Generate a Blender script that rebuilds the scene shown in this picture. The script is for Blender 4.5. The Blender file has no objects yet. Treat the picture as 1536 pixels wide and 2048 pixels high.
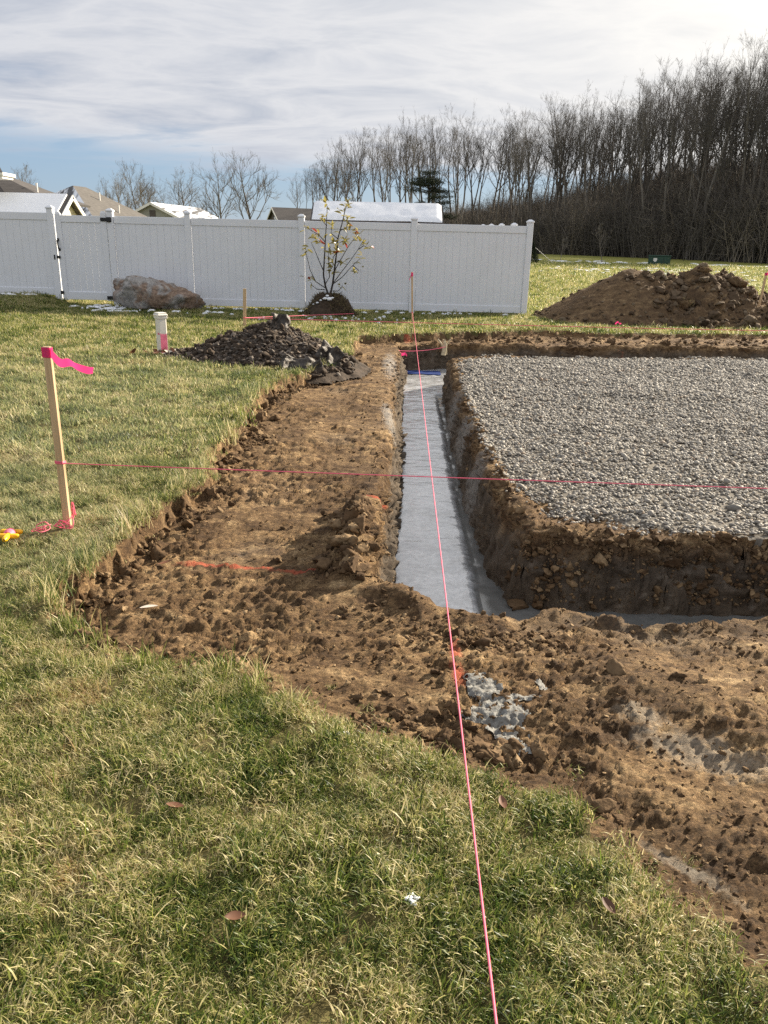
import bpy, math, random
import numpy as np
from mathutils import Vector, Matrix, Euler

# ------------------------------------------------------------------ camera, sky, sun, exposure
S = bpy.context.scene
R = math.radians
SUN_AZ, SUN_EL = R(50), R(23)
SUN = Vector((math.sin(SUN_AZ) * math.cos(SUN_EL), math.cos(SUN_AZ) * math.cos(SUN_EL), math.sin(SUN_EL)))

cam_d = bpy.data.cameras.new('camera')
cam = bpy.data.objects.new('camera', cam_d)
S.collection.objects.link(cam)
S.camera = cam
cam_d.sensor_fit = 'VERTICAL'
cam_d.sensor_height = 36.0
cam_d.lens = 36.0 * 1538.0 / 2048.0
cam_d.clip_start, cam_d.clip_end = 0.05, 2000
PITCH, ROLL = R(19.1), R(1.4)
cam.matrix_world = Matrix.Translation((0, 0, 1.4)) @ Matrix.Rotation(R(90) - PITCH, 4, 'X') @ Matrix.Rotation(ROLL, 4, 'Z')

S.view_settings.view_transform = 'Standard'
S.view_settings.look = 'None'
S.view_settings.gamma = 1
S.view_settings.exposure = 1.24
S.cycles.use_denoising = False
S.cycles.use_adaptive_sampling = False
S.cycles.max_bounces = 6
S.cycles.diffuse_bounces = 3
S.cycles.transparent_max_bounces = 4

W = bpy.data.worlds.new('World')
S.world = W
W.use_nodes = True
W.cycles.sampling_method = 'MANUAL'
W.cycles.sample_map_resolution = 1024


class NT:
    """small node-tree helper"""
    def __init__(s, tree):
        s.t = tree
    def n(s, typ, **kw):
        nd = s.t.nodes.new(typ)
        for k, v in kw.items():
            if k.startswith('i_'):
                key = k[2:]
                key = int(key) if key.isdigit() else key.replace('_', ' ')
                s.put(nd.inputs[key], v)
            else:
                setattr(nd, k, v)
        return nd
    def put(s, sock, v):
        if isinstance(v, bpy.types.NodeSocket):
            s.t.links.new(v, sock)
        else:
            sock.default_value = v
    def math(s, op, a, b=0.0, c=None, clamp=False):
        nd = s.t.nodes.new('ShaderNodeMath'); nd.operation = op; nd.use_clamp = clamp
        s.put(nd.inputs[0], a); s.put(nd.inputs[1], b)
        if c is not None: s.put(nd.inputs[2], c)
        return nd.outputs[0]
    def ramp(s, fac, stops, interp='LINEAR'):
        nd = s.t.nodes.new('ShaderNodeValToRGB')
        cr = nd.color_ramp; cr.interpolation = interp
        while len(cr.elements) < len(stops): cr.elements.new(0.5)
        for e, (p, c) in zip(cr.elements, stops):
            e.position = p
            e.color = (c, c, c, 1) if isinstance(c, (int, float)) else (c[0], c[1], c[2], 1)
        s.put(nd.inputs[0], fac)
        return nd.outputs[0]
    def mix(s, fac, a, b, mode='MIX'):
        nd = s.t.nodes.new('ShaderNodeMix'); nd.data_type = 'RGBA'; nd.blend_type = mode
        s.put(nd.inputs[0], fac)
        for sock, v in ((nd.inputs[6], a), (nd.inputs[7], b)):
            if isinstance(v, tuple) and len(v) == 3: v = (v[0], v[1], v[2], 1)
            s.put(sock, v)
        return nd.outputs[2]
    def noise(s, vec=None, scale=5.0, detail=4.0, rough=0.55, dist=0.0, dim='3D'):
        nd = s.t.nodes.new('ShaderNodeTexNoise'); nd.noise_dimensions = dim
        if vec is not None: s.put(nd.inputs['Vector'], vec)
        nd.inputs['Scale'].default_value = scale; nd.inputs['Detail'].default_value = detail
        nd.inputs['Roughness'].default_value = rough; nd.inputs['Distortion'].default_value = dist
        return nd.outputs[0]
    def mapping(s, vec, scale=(1, 1, 1), loc=(0, 0, 0), rot=(0, 0, 0)):
        nd = s.t.nodes.new('ShaderNodeMapping')
        s.put(nd.inputs[0], vec); nd.inputs['Scale'].default_value = scale
        nd.inputs['Location'].default_value = loc; nd.inputs['Rotation'].default_value = rot
        return nd.outputs[0]


def build_world():
    t = W.node_tree; t.nodes.clear(); k = NT(t)
    sky = k.n('ShaderNodeTexSky', sky_type='NISHITA', sun_disc=False, sun_elevation=SUN_EL, sun_rotation=SUN_AZ,
              altitude=200.0, air_density=1.0, dust_density=0.6, ozone_density=1.0)
    tc = k.n('ShaderNodeTexCoord')
    d = tc.outputs['Generated']
    sp = k.n('ShaderNodeSeparateXYZ', i_0=d)
    z = k.math('MAXIMUM', sp.outputs[2], 0.0)
    den = k.math('ADD', z, 0.10)
    px = k.math('DIVIDE', sp.outputs[0], den); py = k.math('DIVIDE', sp.outputs[1], den)
    cb = k.n('ShaderNodeCombineXYZ', i_0=px, i_1=py)
    p = k.mapping(cb.outputs[0], scale=(0.55, 0.85, 1), rot=(0, 0, R(-24)), loc=(3.1, 1.7, 0))
    n1 = k.noise(p, 0.75, 7, 0.55, 0.35)
    n2 = k.noise(p, 2.6, 6, 0.6, 0.5)
    n3 = k.noise(p, 0.28, 3, 0.5, 0.2)
    # cover: thin stratus sheet, ragged and torn towards the horizon
    low = k.ramp(z, [(0.045, 0.0), (0.15, 1.0)], 'EASE')
    hz = k.math('ADD', k.math('MULTIPLY', low, 0.86), k.math('MULTIPLY', sp.outputs[0], 0.30))
    cov = k.math('ADD', hz, k.math('MULTIPLY', k.math('SUBTRACT', n1, 0.5), 1.0))
    cov = k.math('ADD', cov, k.math('MULTIPLY', k.math('SUBTRACT', n2, 0.5), 0.45))
    cov = k.math('ADD', cov, k.math('MULTIPLY', k.math('SUBTRACT', n3, 0.5), 0.5))
    mask = k.ramp(cov, [(0.12, 0.0), (0.52, 1.0)], 'EASE')
    # cloud brightness: thick parts greyer, thin edges and the side of the sun brighter
    dot = k.n('ShaderNodeVectorMath', operation='DOT_PRODUCT')
    t.links.new(d, dot.inputs[0]); dot.inputs[1].default_value = SUN
    glow = k.math('POWER', k.math('MAXIMUM', dot.outputs['Value'], 0.0), 5.0)
    shade = k.ramp(k.math('ADD', k.math('MULTIPLY', n2, 0.55), k.math('MULTIPLY', n1, 0.45)),
                   [(0.34, (3.3, 3.65, 4.35)), (0.5, (5.2, 5.3, 5.6)), (0.64, (3.7, 4.0, 4.65))])
    warm = k.mix(k.math('MULTIPLY', glow, 0.9, clamp=True), shade, (11.0, 10.4, 9.2))
    blue = k.mix(0.7, sky.outputs[0], (2.0, 3.05, 4.7))
    col = k.mix(mask, blue, warm)
    bg = k.n('ShaderNodeBackground', i_Color=col, i_Strength=0.059)
    out = k.n('ShaderNodeOutputWorld')
    t.links.new(bg.outputs[0], out.inputs[0])


build_world()
sd_ = bpy.data.lights.new('sun', 'SUN')
sd_.energy = 5.0; sd_.angle = R(0.8); sd_.color = (1.0, 0.88, 0.70)
sun = bpy.data.objects.new('sun', sd_)
sun.rotation_euler = SUN.to_track_quat('Z', 'Y').to_euler()
S.collection.objects.link(sun)

# ------------------------------------------------------------------ helpers
rng = np.random.default_rng(7)
random.seed(7)
C = S.collection


def tag(o, label=None, cat=None, group=None, kind=None):
    if label: o['label'] = label
    if cat: o['category'] = cat
    if group: o['group'] = group
    if kind: o['kind'] = kind
    return o


def mesh_data(name, V, F, mat=None, smooth=True, attrs=None):
    """V (n,3); F list of face arrays (m,k)"""
    me = bpy.data.meshes.new(name)
    V = np.asarray(V, dtype=np.float32).reshape(-1, 3)
    if not isinstance(F, (list, tuple)) or (len(F) and not isinstance(F[0], np.ndarray)):
        groups = {}
        for f in F: groups.setdefault(len(f), []).append(f)
        F = [np.array(g) for g in groups.values()]
    F = [f for f in F if len(f)]
    nl = sum(f.size for f in F); nf = sum(len(f) for f in F)
    me.vertices.add(len(V)); me.vertices.foreach_set('co', V.ravel())
    me.loops.add(nl); me.polygons.add(nf)
    li = np.concatenate([f.ravel() for f in F]).astype(np.int32)
    tot = np.concatenate([np.full(len(f), f.shape[1]) for f in F]).astype(np.int32)
    st = np.concatenate([[0], np.cumsum(tot)[:-1]]).astype(np.int32)
    me.loops.foreach_set('vertex_index', li)
    me.polygons.foreach_set('loop_start', st)
    me.polygons.foreach_set('loop_total', tot)
    me.polygons.foreach_set('use_smooth', np.full(nf, smooth))
    me.update(calc_edges=True)
    for k, v in (attrs or {}).items():
        a = me.attributes.new(k, 'FLOAT', 'POINT'); a.data.foreach_set('value', np.asarray(v, dtype=np.float32))
    if mat: me.materials.append(mat)
    return me


def obj(name, me, parent=None, loc=(0, 0, 0), rot=(0, 0, 0), scl=(1, 1, 1), link=True):
    o = bpy.data.objects.new(name, me)
    o.location = loc; o.rotation_euler = rot; o.scale = scl
    if parent: o.parent = parent
    if link: C.objects.link(o)
    return o


def empty(name, loc=(0, 0, 0), rz=0.0):
    o = bpy.data.objects.new(name, None); o.location = loc; o.rotation_euler = (0, 0, rz)
    o.empty_display_size = 0.1
    C.objects.link(o); return o


class MB:
    """collects shapes for one mesh"""
    def __init__(s): s.v = []; s.f = []; s.n = 0
    def add(s, V, F):
        V = np.asarray(V, float).reshape(-1, 3)
        s.v.append(V); s.f += [tuple(i + s.n for i in f) for f in F]; s.n += len(V); return s
    def box(s, c, size, rot=None, bev=0.0, taper=1.0):
        x, y, z = [q / 2 for q in size]
        if bev <= 0:
            V = np.array([[a * x * (taper if e > 0 else 1), b * y * (taper if e > 0 else 1), e * z] for e in (-1, 1) for b in (-1, 1) for a in (-1, 1)])
            F = [(0, 2, 3, 1), (4, 5, 7, 6), (0, 1, 5, 4), (2, 6, 7, 3), (0, 4, 6, 2), (1, 3, 7, 5)]
        else:
            b_ = min(bev, x * .9, y * .9, z * .9)
            rings = []
            def ring(ix, iy, zz):
                return [(-ix, -y, zz), (ix, -y, zz), (x, -iy, zz), (x, iy, zz), (ix, y, zz), (-ix, y, zz), (-x, iy, zz), (-x, -iy, zz)]
            def ring_in(zz):
                return [(-(x - b_), -(y - b_), zz), (x - b_, -(y - b_), zz), (x - b_, -(y - b_), zz), (x - b_, y - b_, zz), (x - b_, y - b_, zz), (-(x - b_), y - b_, zz), (-(x - b_), y - b_, zz), (-(x - b_), -(y - b_), zz)]
            a = ring(x - b_, y - b_, -(z - b_)); b2 = ring(x - b_, y - b_, z - b_)
            bot = [(-(x - b_), -(y - b_), -z), (x - b_, -(y - b_), -z), (x - b_, y - b_, -z), (-(x - b_), y - b_, -z)]
            top = [(p[0], p[1], z) for p in bot]
            V = np.array(a + b2 + bot + top)
            F = [(i, (i + 1) % 8, 8 + (i + 1) % 8, 8 + i) for i in range(8)]
            for base, o_, flip in ((0, 16, True), (8, 20, False)):
                fs = [(base + 0, base + 1, o_ + 1, o_ + 0), (base + 2, base + 3, o_ + 2, o_ + 1), (base + 4, base + 5, o_ + 3, o_ + 2), (base + 6, base + 7, o_ + 0, o_ + 3),
                      (base + 1, base + 2, o_ + 1), (base + 3, base + 4, o_ + 2), (base + 5, base + 6, o_ + 3), (base + 7, base + 0, o_ + 0), (o_ + 0, o_ + 1, o_ + 2, o_ + 3)]
                F += [tuple(reversed(f)) for f in fs] if flip else fs
        if rot is not None:
            V = V @ np.array(Euler(rot).to_matrix()).T
        return s.add(V + np.array(c), F)
    def tube(s, path, rad, sides=6, cap=True):
        P = np.asarray(path, float); n = len(P)
        rad = np.full(n, rad) if np.isscalar(rad) else np.asarray(rad, float)
        T = np.gradient(P, axis=0); T /= (np.linalg.norm(T, axis=1, keepdims=True) + 1e-9)
        ref = np.array([0, 0, 1.0]) if abs(T[0][2]) < 0.9 else np.array([1.0, 0, 0])
        A = np.cross(T, ref); A /= (np.linalg.norm(A, axis=1, keepdims=True) + 1e-9)
        B = np.cross(T, A)
        ang = np.arange(sides) * 2 * np.pi / sides
        V = P[:, None] + rad[:, None, None] * (np.cos(ang)[None, :, None] * A[:, None] + np.sin(ang)[None, :, None] * B[:, None])
        F = [(i * sides + j, i * sides + (j + 1) % sides, (i + 1) * sides + (j + 1) % sides, (i + 1) * sides + j) for i in range(n - 1) for j in range(sides)]
        if cap:
            F.append(tuple(range(sides))[::1]); F.append(tuple((n - 1) * sides + j for j in range(sides))[::-1])
        return s.add(V, F)
    def lathe(s, prof, c=(0, 0, 0), sides=16):
        V = [(r * math.cos(2 * math.pi * j / sides) + c[0], r * math.sin(2 * math.pi * j / sides) + c[1], z + c[2]) for r, z in prof for j in range(sides)]
        F = [(i * sides + j, i * sides + (j + 1) % sides, (i + 1) * sides + (j + 1) % sides, (i + 1) * sides + j) for i in range(len(prof) - 1) for j in range(sides)]
        F.append(tuple(range(sides))[::-1]); F.append(tuple((len(prof) - 1) * sides + j for j in range(sides)))
        return s.add(V, F)
    def data(s, name, mat, smooth=False, attrs=None):
        return mesh_data(name, np.concatenate(s.v), s.f, mat, smooth, attrs)
    def build(s, name, mat, parent=None, smooth=False, **kw):
        return obj(name, s.data(name, mat, smooth), parent, **kw)


# --- numpy noise
_P = np.random.default_rng(3).permutation(256).astype(np.int64); _P = np.concatenate([_P, _P, _P])
_G = np.random.default_rng(4).normal(size=(256, 3)); _G /= np.linalg.norm(_G, axis=1, keepdims=True)


def perlin(x, y, z=0.0):
    x, y = np.asarray(x, float), np.asarray(y, float); z = np.zeros_like(x) + z
    xi, yi, zi = np.floor(x), np.floor(y), np.floor(z)
    xf, yf, zf = x - xi, y - yi, z - zi
    xi, yi, zi = xi.astype(np.int64) & 255, yi.astype(np.int64) & 255, zi.astype(np.int64) & 255
    u, v, w = [t * t * t * (t * (t * 6 - 15) + 10) for t in (xf, yf, zf)]
    def g(a, b, c):
        h = _P[_P[_P[(xi + a) & 255] + ((yi + b) & 255)] + ((zi + c) & 255)]
        q = _G[h]; return q[..., 0] * (xf - a) + q[..., 1] * (yf - b) + q[..., 2] * (zf - c)
    l = lambda a, b, t: a + t * (b - a)
    return 1.5 * l(l(l(g(0, 0, 0), g(1, 0, 0), u), l(g(0, 1, 0), g(1, 1, 0), u), v),
                   l(l(g(0, 0, 1), g(1, 0, 1), u), l(g(0, 1, 1), g(1, 1, 1), u), v), w)


def fbm(x, y, z=0.0, o=4, g=0.5, lac=2.03):
    r = 0; a = 1.0; f = 1.0
    for i in range(o):
        r = r + a * perlin(x * f + 17.3 * i, y * f - 9.1 * i, np.asarray(z) * f + 3.7 * i); a *= g; f *= lac
    return r


def worley(x, y, seed=0, off=False):
    xi, yi = np.floor(x).astype(np.int64), np.floor(y).astype(np.int64)
    f1 = np.full(x.shape, 9.0); f2 = np.full(x.shape, 9.0); idv = np.zeros(x.shape); ox = np.zeros(x.shape); oy = np.zeros(x.shape)
    for a in (-1, 0, 1):
        for b in (-1, 0, 1):
            cx, cy = xi + a, yi + b
            h = _P[_P[(cx + seed) & 255] + (cy & 255)]; h2 = _P[h + 37]; h3 = _P[h + 91]
            qx, qy = x - cx - h / 255.0, y - cy - h2 / 255.0
            d = np.hypot(qx, qy)
            nw = d < f1; ox = np.where(nw, qx, ox); oy = np.where(nw, qy, oy)
            f2 = np.where(nw, f1, np.minimum(f2, d)); idv = np.where(nw, h3 / 255.0, idv); f1 = np.where(nw, d, f1)
    return (f1, f2, idv, ox, oy) if off else (f1, f2, idv)


def sst(a, b, t):
    t = np.clip((t - a) / (b - a), 0, 1); return t * t * (3 - 2 * t)


def sdist(x, y, poly):
    """signed distance, positive inside"""
    P = np.asarray(poly, float); Q = np.roll(P, -1, axis=0)
    d = np.full(x.shape, 1e9); ins = np.zeros(x.shape, bool)
    for (ax, ay), (bx, by) in zip(P, Q):
        ex, ey = bx - ax, by - ay
        t = np.clip(((x - ax) * ex + (y - ay) * ey) / (ex * ex + ey * ey + 1e-12), 0, 1)
        d = np.minimum(d, np.hypot(x - ax - t * ex, y - ay - t * ey))
        c = (ay > y) != (by > y)
        ins ^= c & (x < (bx - ax) * (y - ay) / (by - ay + 1e-12) + ax)
    return np.where(ins, d, -d)


def ico(sub):
    import bmesh
    bm = bmesh.new(); bmesh.ops.create_icosphere(bm, subdivisions=sub, radius=1.0)
    V = np.array([v.co[:] for v in bm.verts]); F = np.array([[v.index for v in f.verts] for f in bm.faces]); bm.free()
    return V, F


ICO1, ICO2, ICO3 = ico(1), ico(2), ico(3)

# ------------------------------------------------------------------ materials


def material(name):
    m = bpy.data.materials.new(name); m.use_nodes = True
    t = m.node_tree; t.nodes.clear(); k = NT(t)
    out = k.n('ShaderNodeOutputMaterial')
    return m, k, out


def simple(name, col, rough=0.6, var=0.15, scale=6.0, bump=0.0, bscale=40.0, metal=0.0, spec=0.4, dirt=None):
    m, k, out = material(name)
    geo = k.n('ShaderNodeNewGeometry')
    n = k.noise(geo.outputs['Position'], scale, 5, 0.6)
    lo = tuple(c * (1 - var) for c in col); hi = tuple(min(1, c * (1 + var)) for c in col)
    c = k.ramp(n, [(0.3, lo), (0.7, hi)])
    if dirt:
        c = k.mix(k.ramp(k.noise(geo.outputs['Position'], scale * 2.7, 4), [(0.5, 0.0), (0.75, dirt[1])]), c, dirt[0])
    b = k.n('ShaderNodeBsdfPrincipled', i_Base_Color=c, i_Roughness=rough, i_Metallic=metal)
    b.inputs['Specular IOR Level'].default_value = spec
    if bump:
        bp = k.n('ShaderNodeBump', i_Strength=bump, i_Distance=0.01, i_Height=k.noise(geo.outputs['Position'], bscale, 4))
        m.node_tree.links.new(bp.outputs[0], b.inputs['Normal'])
    m.node_tree.links.new(b.outputs[0], out.inputs[0])
    return m


M = {}


def soil_mat(name, kind):
    m, k, out = material(name)
    geo = k.n('ShaderNodeNewGeometry'); P = geo.outputs['Position']
    sp = k.n('ShaderNodeSeparateXYZ', i_0=P)
    big = k.noise(P, 1.1, 4, 0.55, 0.4)
    mid = k.noise(k.mapping(P, scale=(1.0, 1.7, 1.0), rot=(0, 0, R(14))), 6.5, 6, 0.66, 0.6)
    fin = k.noise(k.mapping(P, scale=(1.0, 1.5, 1.2), rot=(0, 0, R(17))), 48, 6, 0.78, 0.5)
    base = k.ramp(mid, [(0.28, (0.050, 0.029, 0.015)), (0.43, (0.125, 0.076, 0.039)), (0.56, (0.235, 0.153, 0.080)), (0.71, (0.45, 0.32, 0.18))])
    dark = k.ramp(mid, [(0.30, (0.045, 0.027, 0.016)), (0.60, (0.105, 0.064, 0.034)), (0.8, (0.21, 0.138, 0.075))])
    c = k.mix(k.ramp(big, [(0.38, 0.7), (0.56, 0.0)]), base, dark)
    c = k.mix(0.95, c, k.ramp(fin, [(0.32, (0.13, 0.13, 0.13)), (0.68, (0.90, 0.89, 0.85))]), 'OVERLAY')
    grit = k.noise(P, 170, 3, 0.7)
    c = k.mix(0.6, c, k.ramp(grit, [(0.34, (0.22, 0.22, 0.22)), (0.66, (0.80, 0.79, 0.77))]), 'OVERLAY')
    # grey clay subsoil below the topsoil, smeared with cement
    sub = k.ramp(k.math('ADD', k.math('MULTIPLY', sp.outputs[2], -1.0), k.math('MULTIPLY', k.math('SUBTRACT', big, 0.5), 0.35)), [(0.13, 0.0), (0.26, 0.85)])
    clay = k.ramp(k.noise(P, 9, 5, 0.65), [(0.3, (0.065, 0.053, 0.042)), (0.55, (0.13, 0.108, 0.085)), (0.75, (0.25, 0.22, 0.185))])
    if kind == 'ground':
        c = k.mix(sub, c, clay)
        # orange-red marking paint sprayed on the soil
        def spot(x, y, rx, ry, rot=0.0):
            v = k.mapping(P, loc=(0, 0, 0))
            sub_ = k.n('ShaderNodeVectorMath', operation='SUBTRACT'); m.node_tree.links.new(P, sub_.inputs[0]); sub_.inputs[1].default_value = (x, y, 0)
            v = k.mapping(sub_.outputs[0], rot=(0, 0, -rot), scale=(1, 1, 0))
            v = k.mapping(v, scale=(1 / rx, 1 / ry, 0))
            ln = k.n('ShaderNodeVectorMath', operation='LENGTH'); m.node_tree.links.new(v, ln.inputs[0])
            return k.ramp(k.math('ADD', ln.outputs['Value'], k.math('MULTIPLY', k.math('SUBTRACT', k.noise(P, 22, 5, 0.7), 0.5), 2.2)), [(0.35, 1.0), (1.0, 0.0)])
        red = (0.62, 0.10, 0.055)
        for a in ((-0.90, 3.50, 0.15, 0.035, -0.05), (-0.66, 3.49, 0.13, 0.028, -0.02), (-0.42, 3.47, 0.16, 0.018, 0), (0.285, 2.42, 0.035, 0.13, 0.05), (0.29, 2.65, 0.03, 0.14, 0), (-0.05, 4.62, 0.10, 0.03, 0), (0.33, 13.2, 0.10, 0.4, 0), (3.9, 12.75, 0.10, 0.3, 0)):
            c = k.mix(k.math('MULTIPLY', spot(*a), 0.5), c, red)
        # dried cement wash
        for a in ((1.02, 2.02, 0.26, 0.10, -0.45), (0.87, 2.20, 0.10, 0.06, -0.4), (0.78, 1.52, 0.16, 0.03, -0.75), (0.92, 5.4, 0.10, 0.6, 0), (0.95, 7.4, 0.12, 0.7, 0)):
            c = k.mix(k.math('MULTIPLY', spot(*a), 0.42), c, (0.52, 0.46, 0.37))
        for a in ((0.72, 6.9, 0.14, 0.5, 0), (0.70, 8.3, 0.14, 0.6, 0), (0.68, 5.6, 0.10, 0.3, 0), (0.03, 10.5, 0.12, 1.3, 0), (0.02, 7.2, 0.07, 0.8, 0.05)):
            c = k.mix(k.math('MULTIPLY', spot(*a), 0.6), c, (0.36, 0.345, 0.32))
    elif kind == 'mound':
        c = k.mix(0.4, c, (0.11, 0.076, 0.047))
    rn = k.n('ShaderNodeTexNoise', noise_type='RIDGED_MULTIFRACTAL', i_Scale=11.0, i_Detail=6.0, i_Roughness=0.62)
    m.node_tree.links.new(k.mapping(P, scale=(1.0, 1.6, 1.3), rot=(0, 0, R(17))), rn.inputs['Vector'])
    h = k.math('ADD', k.math('MULTIPLY', fin, 0.75), k.math('MULTIPLY', rn.outputs[0], 0.55))
    bp = k.n('ShaderNodeBump', i_Strength=1.0, i_Distance=0.026, i_Height=h)
    b = k.n('ShaderNodeBsdfPrincipled', i_Base_Color=c, i_Roughness=0.92, i_Normal=bp.outputs[0])
    b.inputs['Specular IOR Level'].default_value = 0.2
    m.node_tree.links.new(b.outputs[0], out.inputs[0])
    return m


def lawn_mat():
    m, k, out = material('lawn_ground')
    geo = k.n('ShaderNodeNewGeometry'); P = geo.outputs['Position']
    sp = k.n('ShaderNodeSeparateXYZ', i_0=P)
    a = k.noise(P, 0.8, 4, 0.6); b_ = k.noise(P, 7, 6, 0.7); f = k.noise(P, 60, 4, 0.7)
    near = k.ramp(b_, [(0.3, (0.055, 0.045, 0.018)), (0.55, (0.13, 0.112, 0.044)), (0.75, (0.25, 0.20, 0.10))])
    near = k.mix(0.5, near, k.ramp(f, [(0.3, 0.2), (0.7, 0.8)]), 'OVERLAY')
    far = k.ramp(k.math('ADD', k.math('MULTIPLY', a, 0.6), k.math('MULTIPLY', k.noise(k.mapping(P, scale=(0.35, 1, 1)), 2.2, 5, 0.65), 0.4)),
                 [(0.35, (0.17, 0.175, 0.038)), (0.65, (0.30, 0.285, 0.075))])
    c = k.mix(k.ramp(k.math('MULTIPLY', sp.outputs[1], 0.02), [(0.30, 0.0), (0.6, 1.0)]), near, far)
    bp = k.n('ShaderNodeBump', i_Strength=0.8, i_Distance=0.03, i_Height=k.noise(P, 25, 5, 0.7))
    b = k.n('ShaderNodeBsdfPrincipled', i_Base_Color=c, i_Roughness=0.9, i_Normal=bp.outputs[0])
    b.inputs['Specular IOR Level'].default_value = 0.15
    m.node_tree.links.new(b.outputs[0], out.inputs[0])
    return m


def blade_mat():
    m, k, out = material('grass_blade')
    geo = k.n('ShaderNodeNewGeometry'); P = geo.outputs['Position']
    at = k.n('ShaderNodeAttribute', attribute_name='rnd')
    oi = k.n('ShaderNodeObjectInfo')
    patch = k.noise(P, 1.7, 4, 0.6); patch2 = k.noise(P, 6.0, 3, 0.6)
    v = k.math('ADD', k.math('MULTIPLY', at.outputs['Fac'], 0.72), k.math('MULTIPLY', oi.outputs['Random'], 0.16))
    v = k.math('ADD', v, k.math('MULTIPLY', k.math('SUBTRACT', patch, 0.54), 1.45))
    v = k.math('ADD', v, k.math('MULTIPLY', k.math('SUBTRACT', patch2, 0.5), 0.85))
    c = k.ramp(v, [(0.0, (0.032, 0.062, 0.010)), (0.22, (0.110, 0.162, 0.027)), (0.42, (0.26, 0.295, 0.064)), (0.52, (0.48, 0.43, 0.175)), (0.72, (0.70, 0.62, 0.37)), (0.95, (0.38, 0.26, 0.12))])
    # hoar frost lingering on the lawn left of the dig
    sp = k.n('ShaderNodeSeparateXYZ', i_0=P)
    fr = k.math('MULTIPLY', k.ramp(k.math('ADD', k.math('MULTIPLY', sp.outputs[0], -0.25), k.math('MULTIPLY', k.math('SUBTRACT', k.noise(P, 1.1, 4, .6), .5), 1.0)), [(0.15, 0.0), (0.55, 1.0)]), k.ramp(k.math('MULTIPLY', sp.outputs[1], .05), [(0.12, 0.0), (0.18, 1.0), (0.40, 0.8), (0.6, 0.0)]))
    c = k.mix(k.math('MULTIPLY', fr, 0.22), c, (0.62, 0.62, 0.46))
    d = k.n('ShaderNodeBsdfPrincipled', i_Base_Color=c, i_Roughness=0.42)
    d.inputs['Specular IOR Level'].default_value = 0.3
    tr = k.n('ShaderNodeBsdfTranslucent', i_Color=c)
    mx = k.n('ShaderNodeMixShader', i_0=0.48)
    m.node_tree.links.new(d.outputs[0], mx.inputs[1]); m.node_tree.links.new(tr.outputs[0], mx.inputs[2])
    m.node_tree.links.new(mx.outputs[0], out.inputs[0])
    return m


def random_col_mat(name, stops, rough=0.7, bump=0.3, bscale=60, spec=0.3, tex=0.35, tscale=30, coat=0.0):
    m, k, out = material(name)
    geo = k.n('ShaderNodeNewGeometry'); P = geo.outputs['Position']
    oi = k.n('ShaderNodeObjectInfo')
    c = k.ramp(oi.outputs['Random'], stops)
    n = k.noise(P, tscale, 5, 0.65)
    c = k.mix(tex, c, k.ramp(n, [(0.25, 0.15), (0.75, 0.85)]), 'OVERLAY')
    bp = k.n('ShaderNodeBump', i_Strength=bump, i_Distance=0.01, i_Height=k.noise(P, bscale, 4, 0.65))
    b = k.n('ShaderNodeBsdfPrincipled', i_Base_Color=c, i_Roughness=rough, i_Normal=bp.outputs[0])
    b.inputs['Specular IOR Level'].default_value = spec
    m.node_tree.links.new(b.outputs[0], out.inputs[0])
    return m


def concrete_mat():
    m, k, out = material('wet_concrete')
    geo = k.n('ShaderNodeNewGeometry'); P = geo.outputs['Position']
    wet = k.n('ShaderNodeAttribute', attribute_name='wet').outputs['Fac']
    n1 = k.noise(k.mapping(P, scale=(0.5, 1.6, 1)), 2.5, 5, 0.6, 0.5); n2 = k.noise(P, 26, 5, 0.7)
    c = k.ramp(n1, [(0.3, (0.37, 0.38, 0.39)), (0.55, (0.53, 0.545, 0.56)), (0.75, (0.66, 0.675, 0.69))])
    c = k.mix(0.6, c, k.ramp(n2, [(0.3, 0.2), (0.7, 0.8)]), 'OVERLAY')
    pit = k.n('ShaderNodeTexVoronoi', i_Scale=24.0); m.node_tree.links.new(k.mapping(P, scale=(1, 1.3, 0)), pit.inputs['Vector'])
    pits = k.math('MULTIPLY', k.ramp(pit.outputs['Distance'], [(0.10, 1.0), (0.22, 0.0)]), k.ramp(k.noise(P, 5, 3, .6), [(0.45, 0.0), (0.6, 1.0)]))
    c = k.mix(k.math('MULTIPLY', pits, 0.6), c, (0.10, 0.095, 0.085))
    mud = k.ramp(k.noise(k.mapping(P, scale=(1.4, .7, 1)), 3.2, 5, .65, .6), [(0.56, 0.0), (0.70, 0.5)])
    c = k.mix(mud, c, (0.20, 0.185, 0.16))
    c = k.mix(k.math('MULTIPLY', wet, 0.85), c, (0.085, 0.085, 0.077))  # muddy wet gutter, darkened further to paint in the reflection of the trench wall
    rough = k.math('SUBTRACT', k.math('ADD', 0.03, k.math('MULTIPLY', n1, 0.36)), k.math('MULTIPLY', wet, 0.12))
    h = k.math('ADD', k.math('MULTIPLY', k.noise(k.mapping(P, scale=(0.6, 1.5, 1)), 32, 5, 0.68), 1.0), k.math('MULTIPLY', n2, 0.4))
    bp = k.n('ShaderNodeBump', i_Distance=0.006, i_Height=h, i_Strength=k.math('SUBTRACT', 0.55, k.math('MULTIPLY', wet, 0.5)))
    b = k.n('ShaderNodeBsdfPrincipled', i_Base_Color=c, i_Roughness=rough, i_Normal=bp.outputs[0])
    k.put(b.inputs['Coat Weight'], k.math('SUBTRACT', 0.9, k.math('MULTIPLY', wet, 0.6)))
    b.inputs['Coat Roughness'].default_value = 0.16; b.inputs['Coat IOR'].default_value = 1.6
    k.put(b.inputs['Specular IOR Level'], k.math('SUBTRACT', 0.9, k.math('MULTIPLY', wet, 0.55)))
    m.node_tree.links.new(b.outputs[0], out.inputs[0])
    return m


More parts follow.
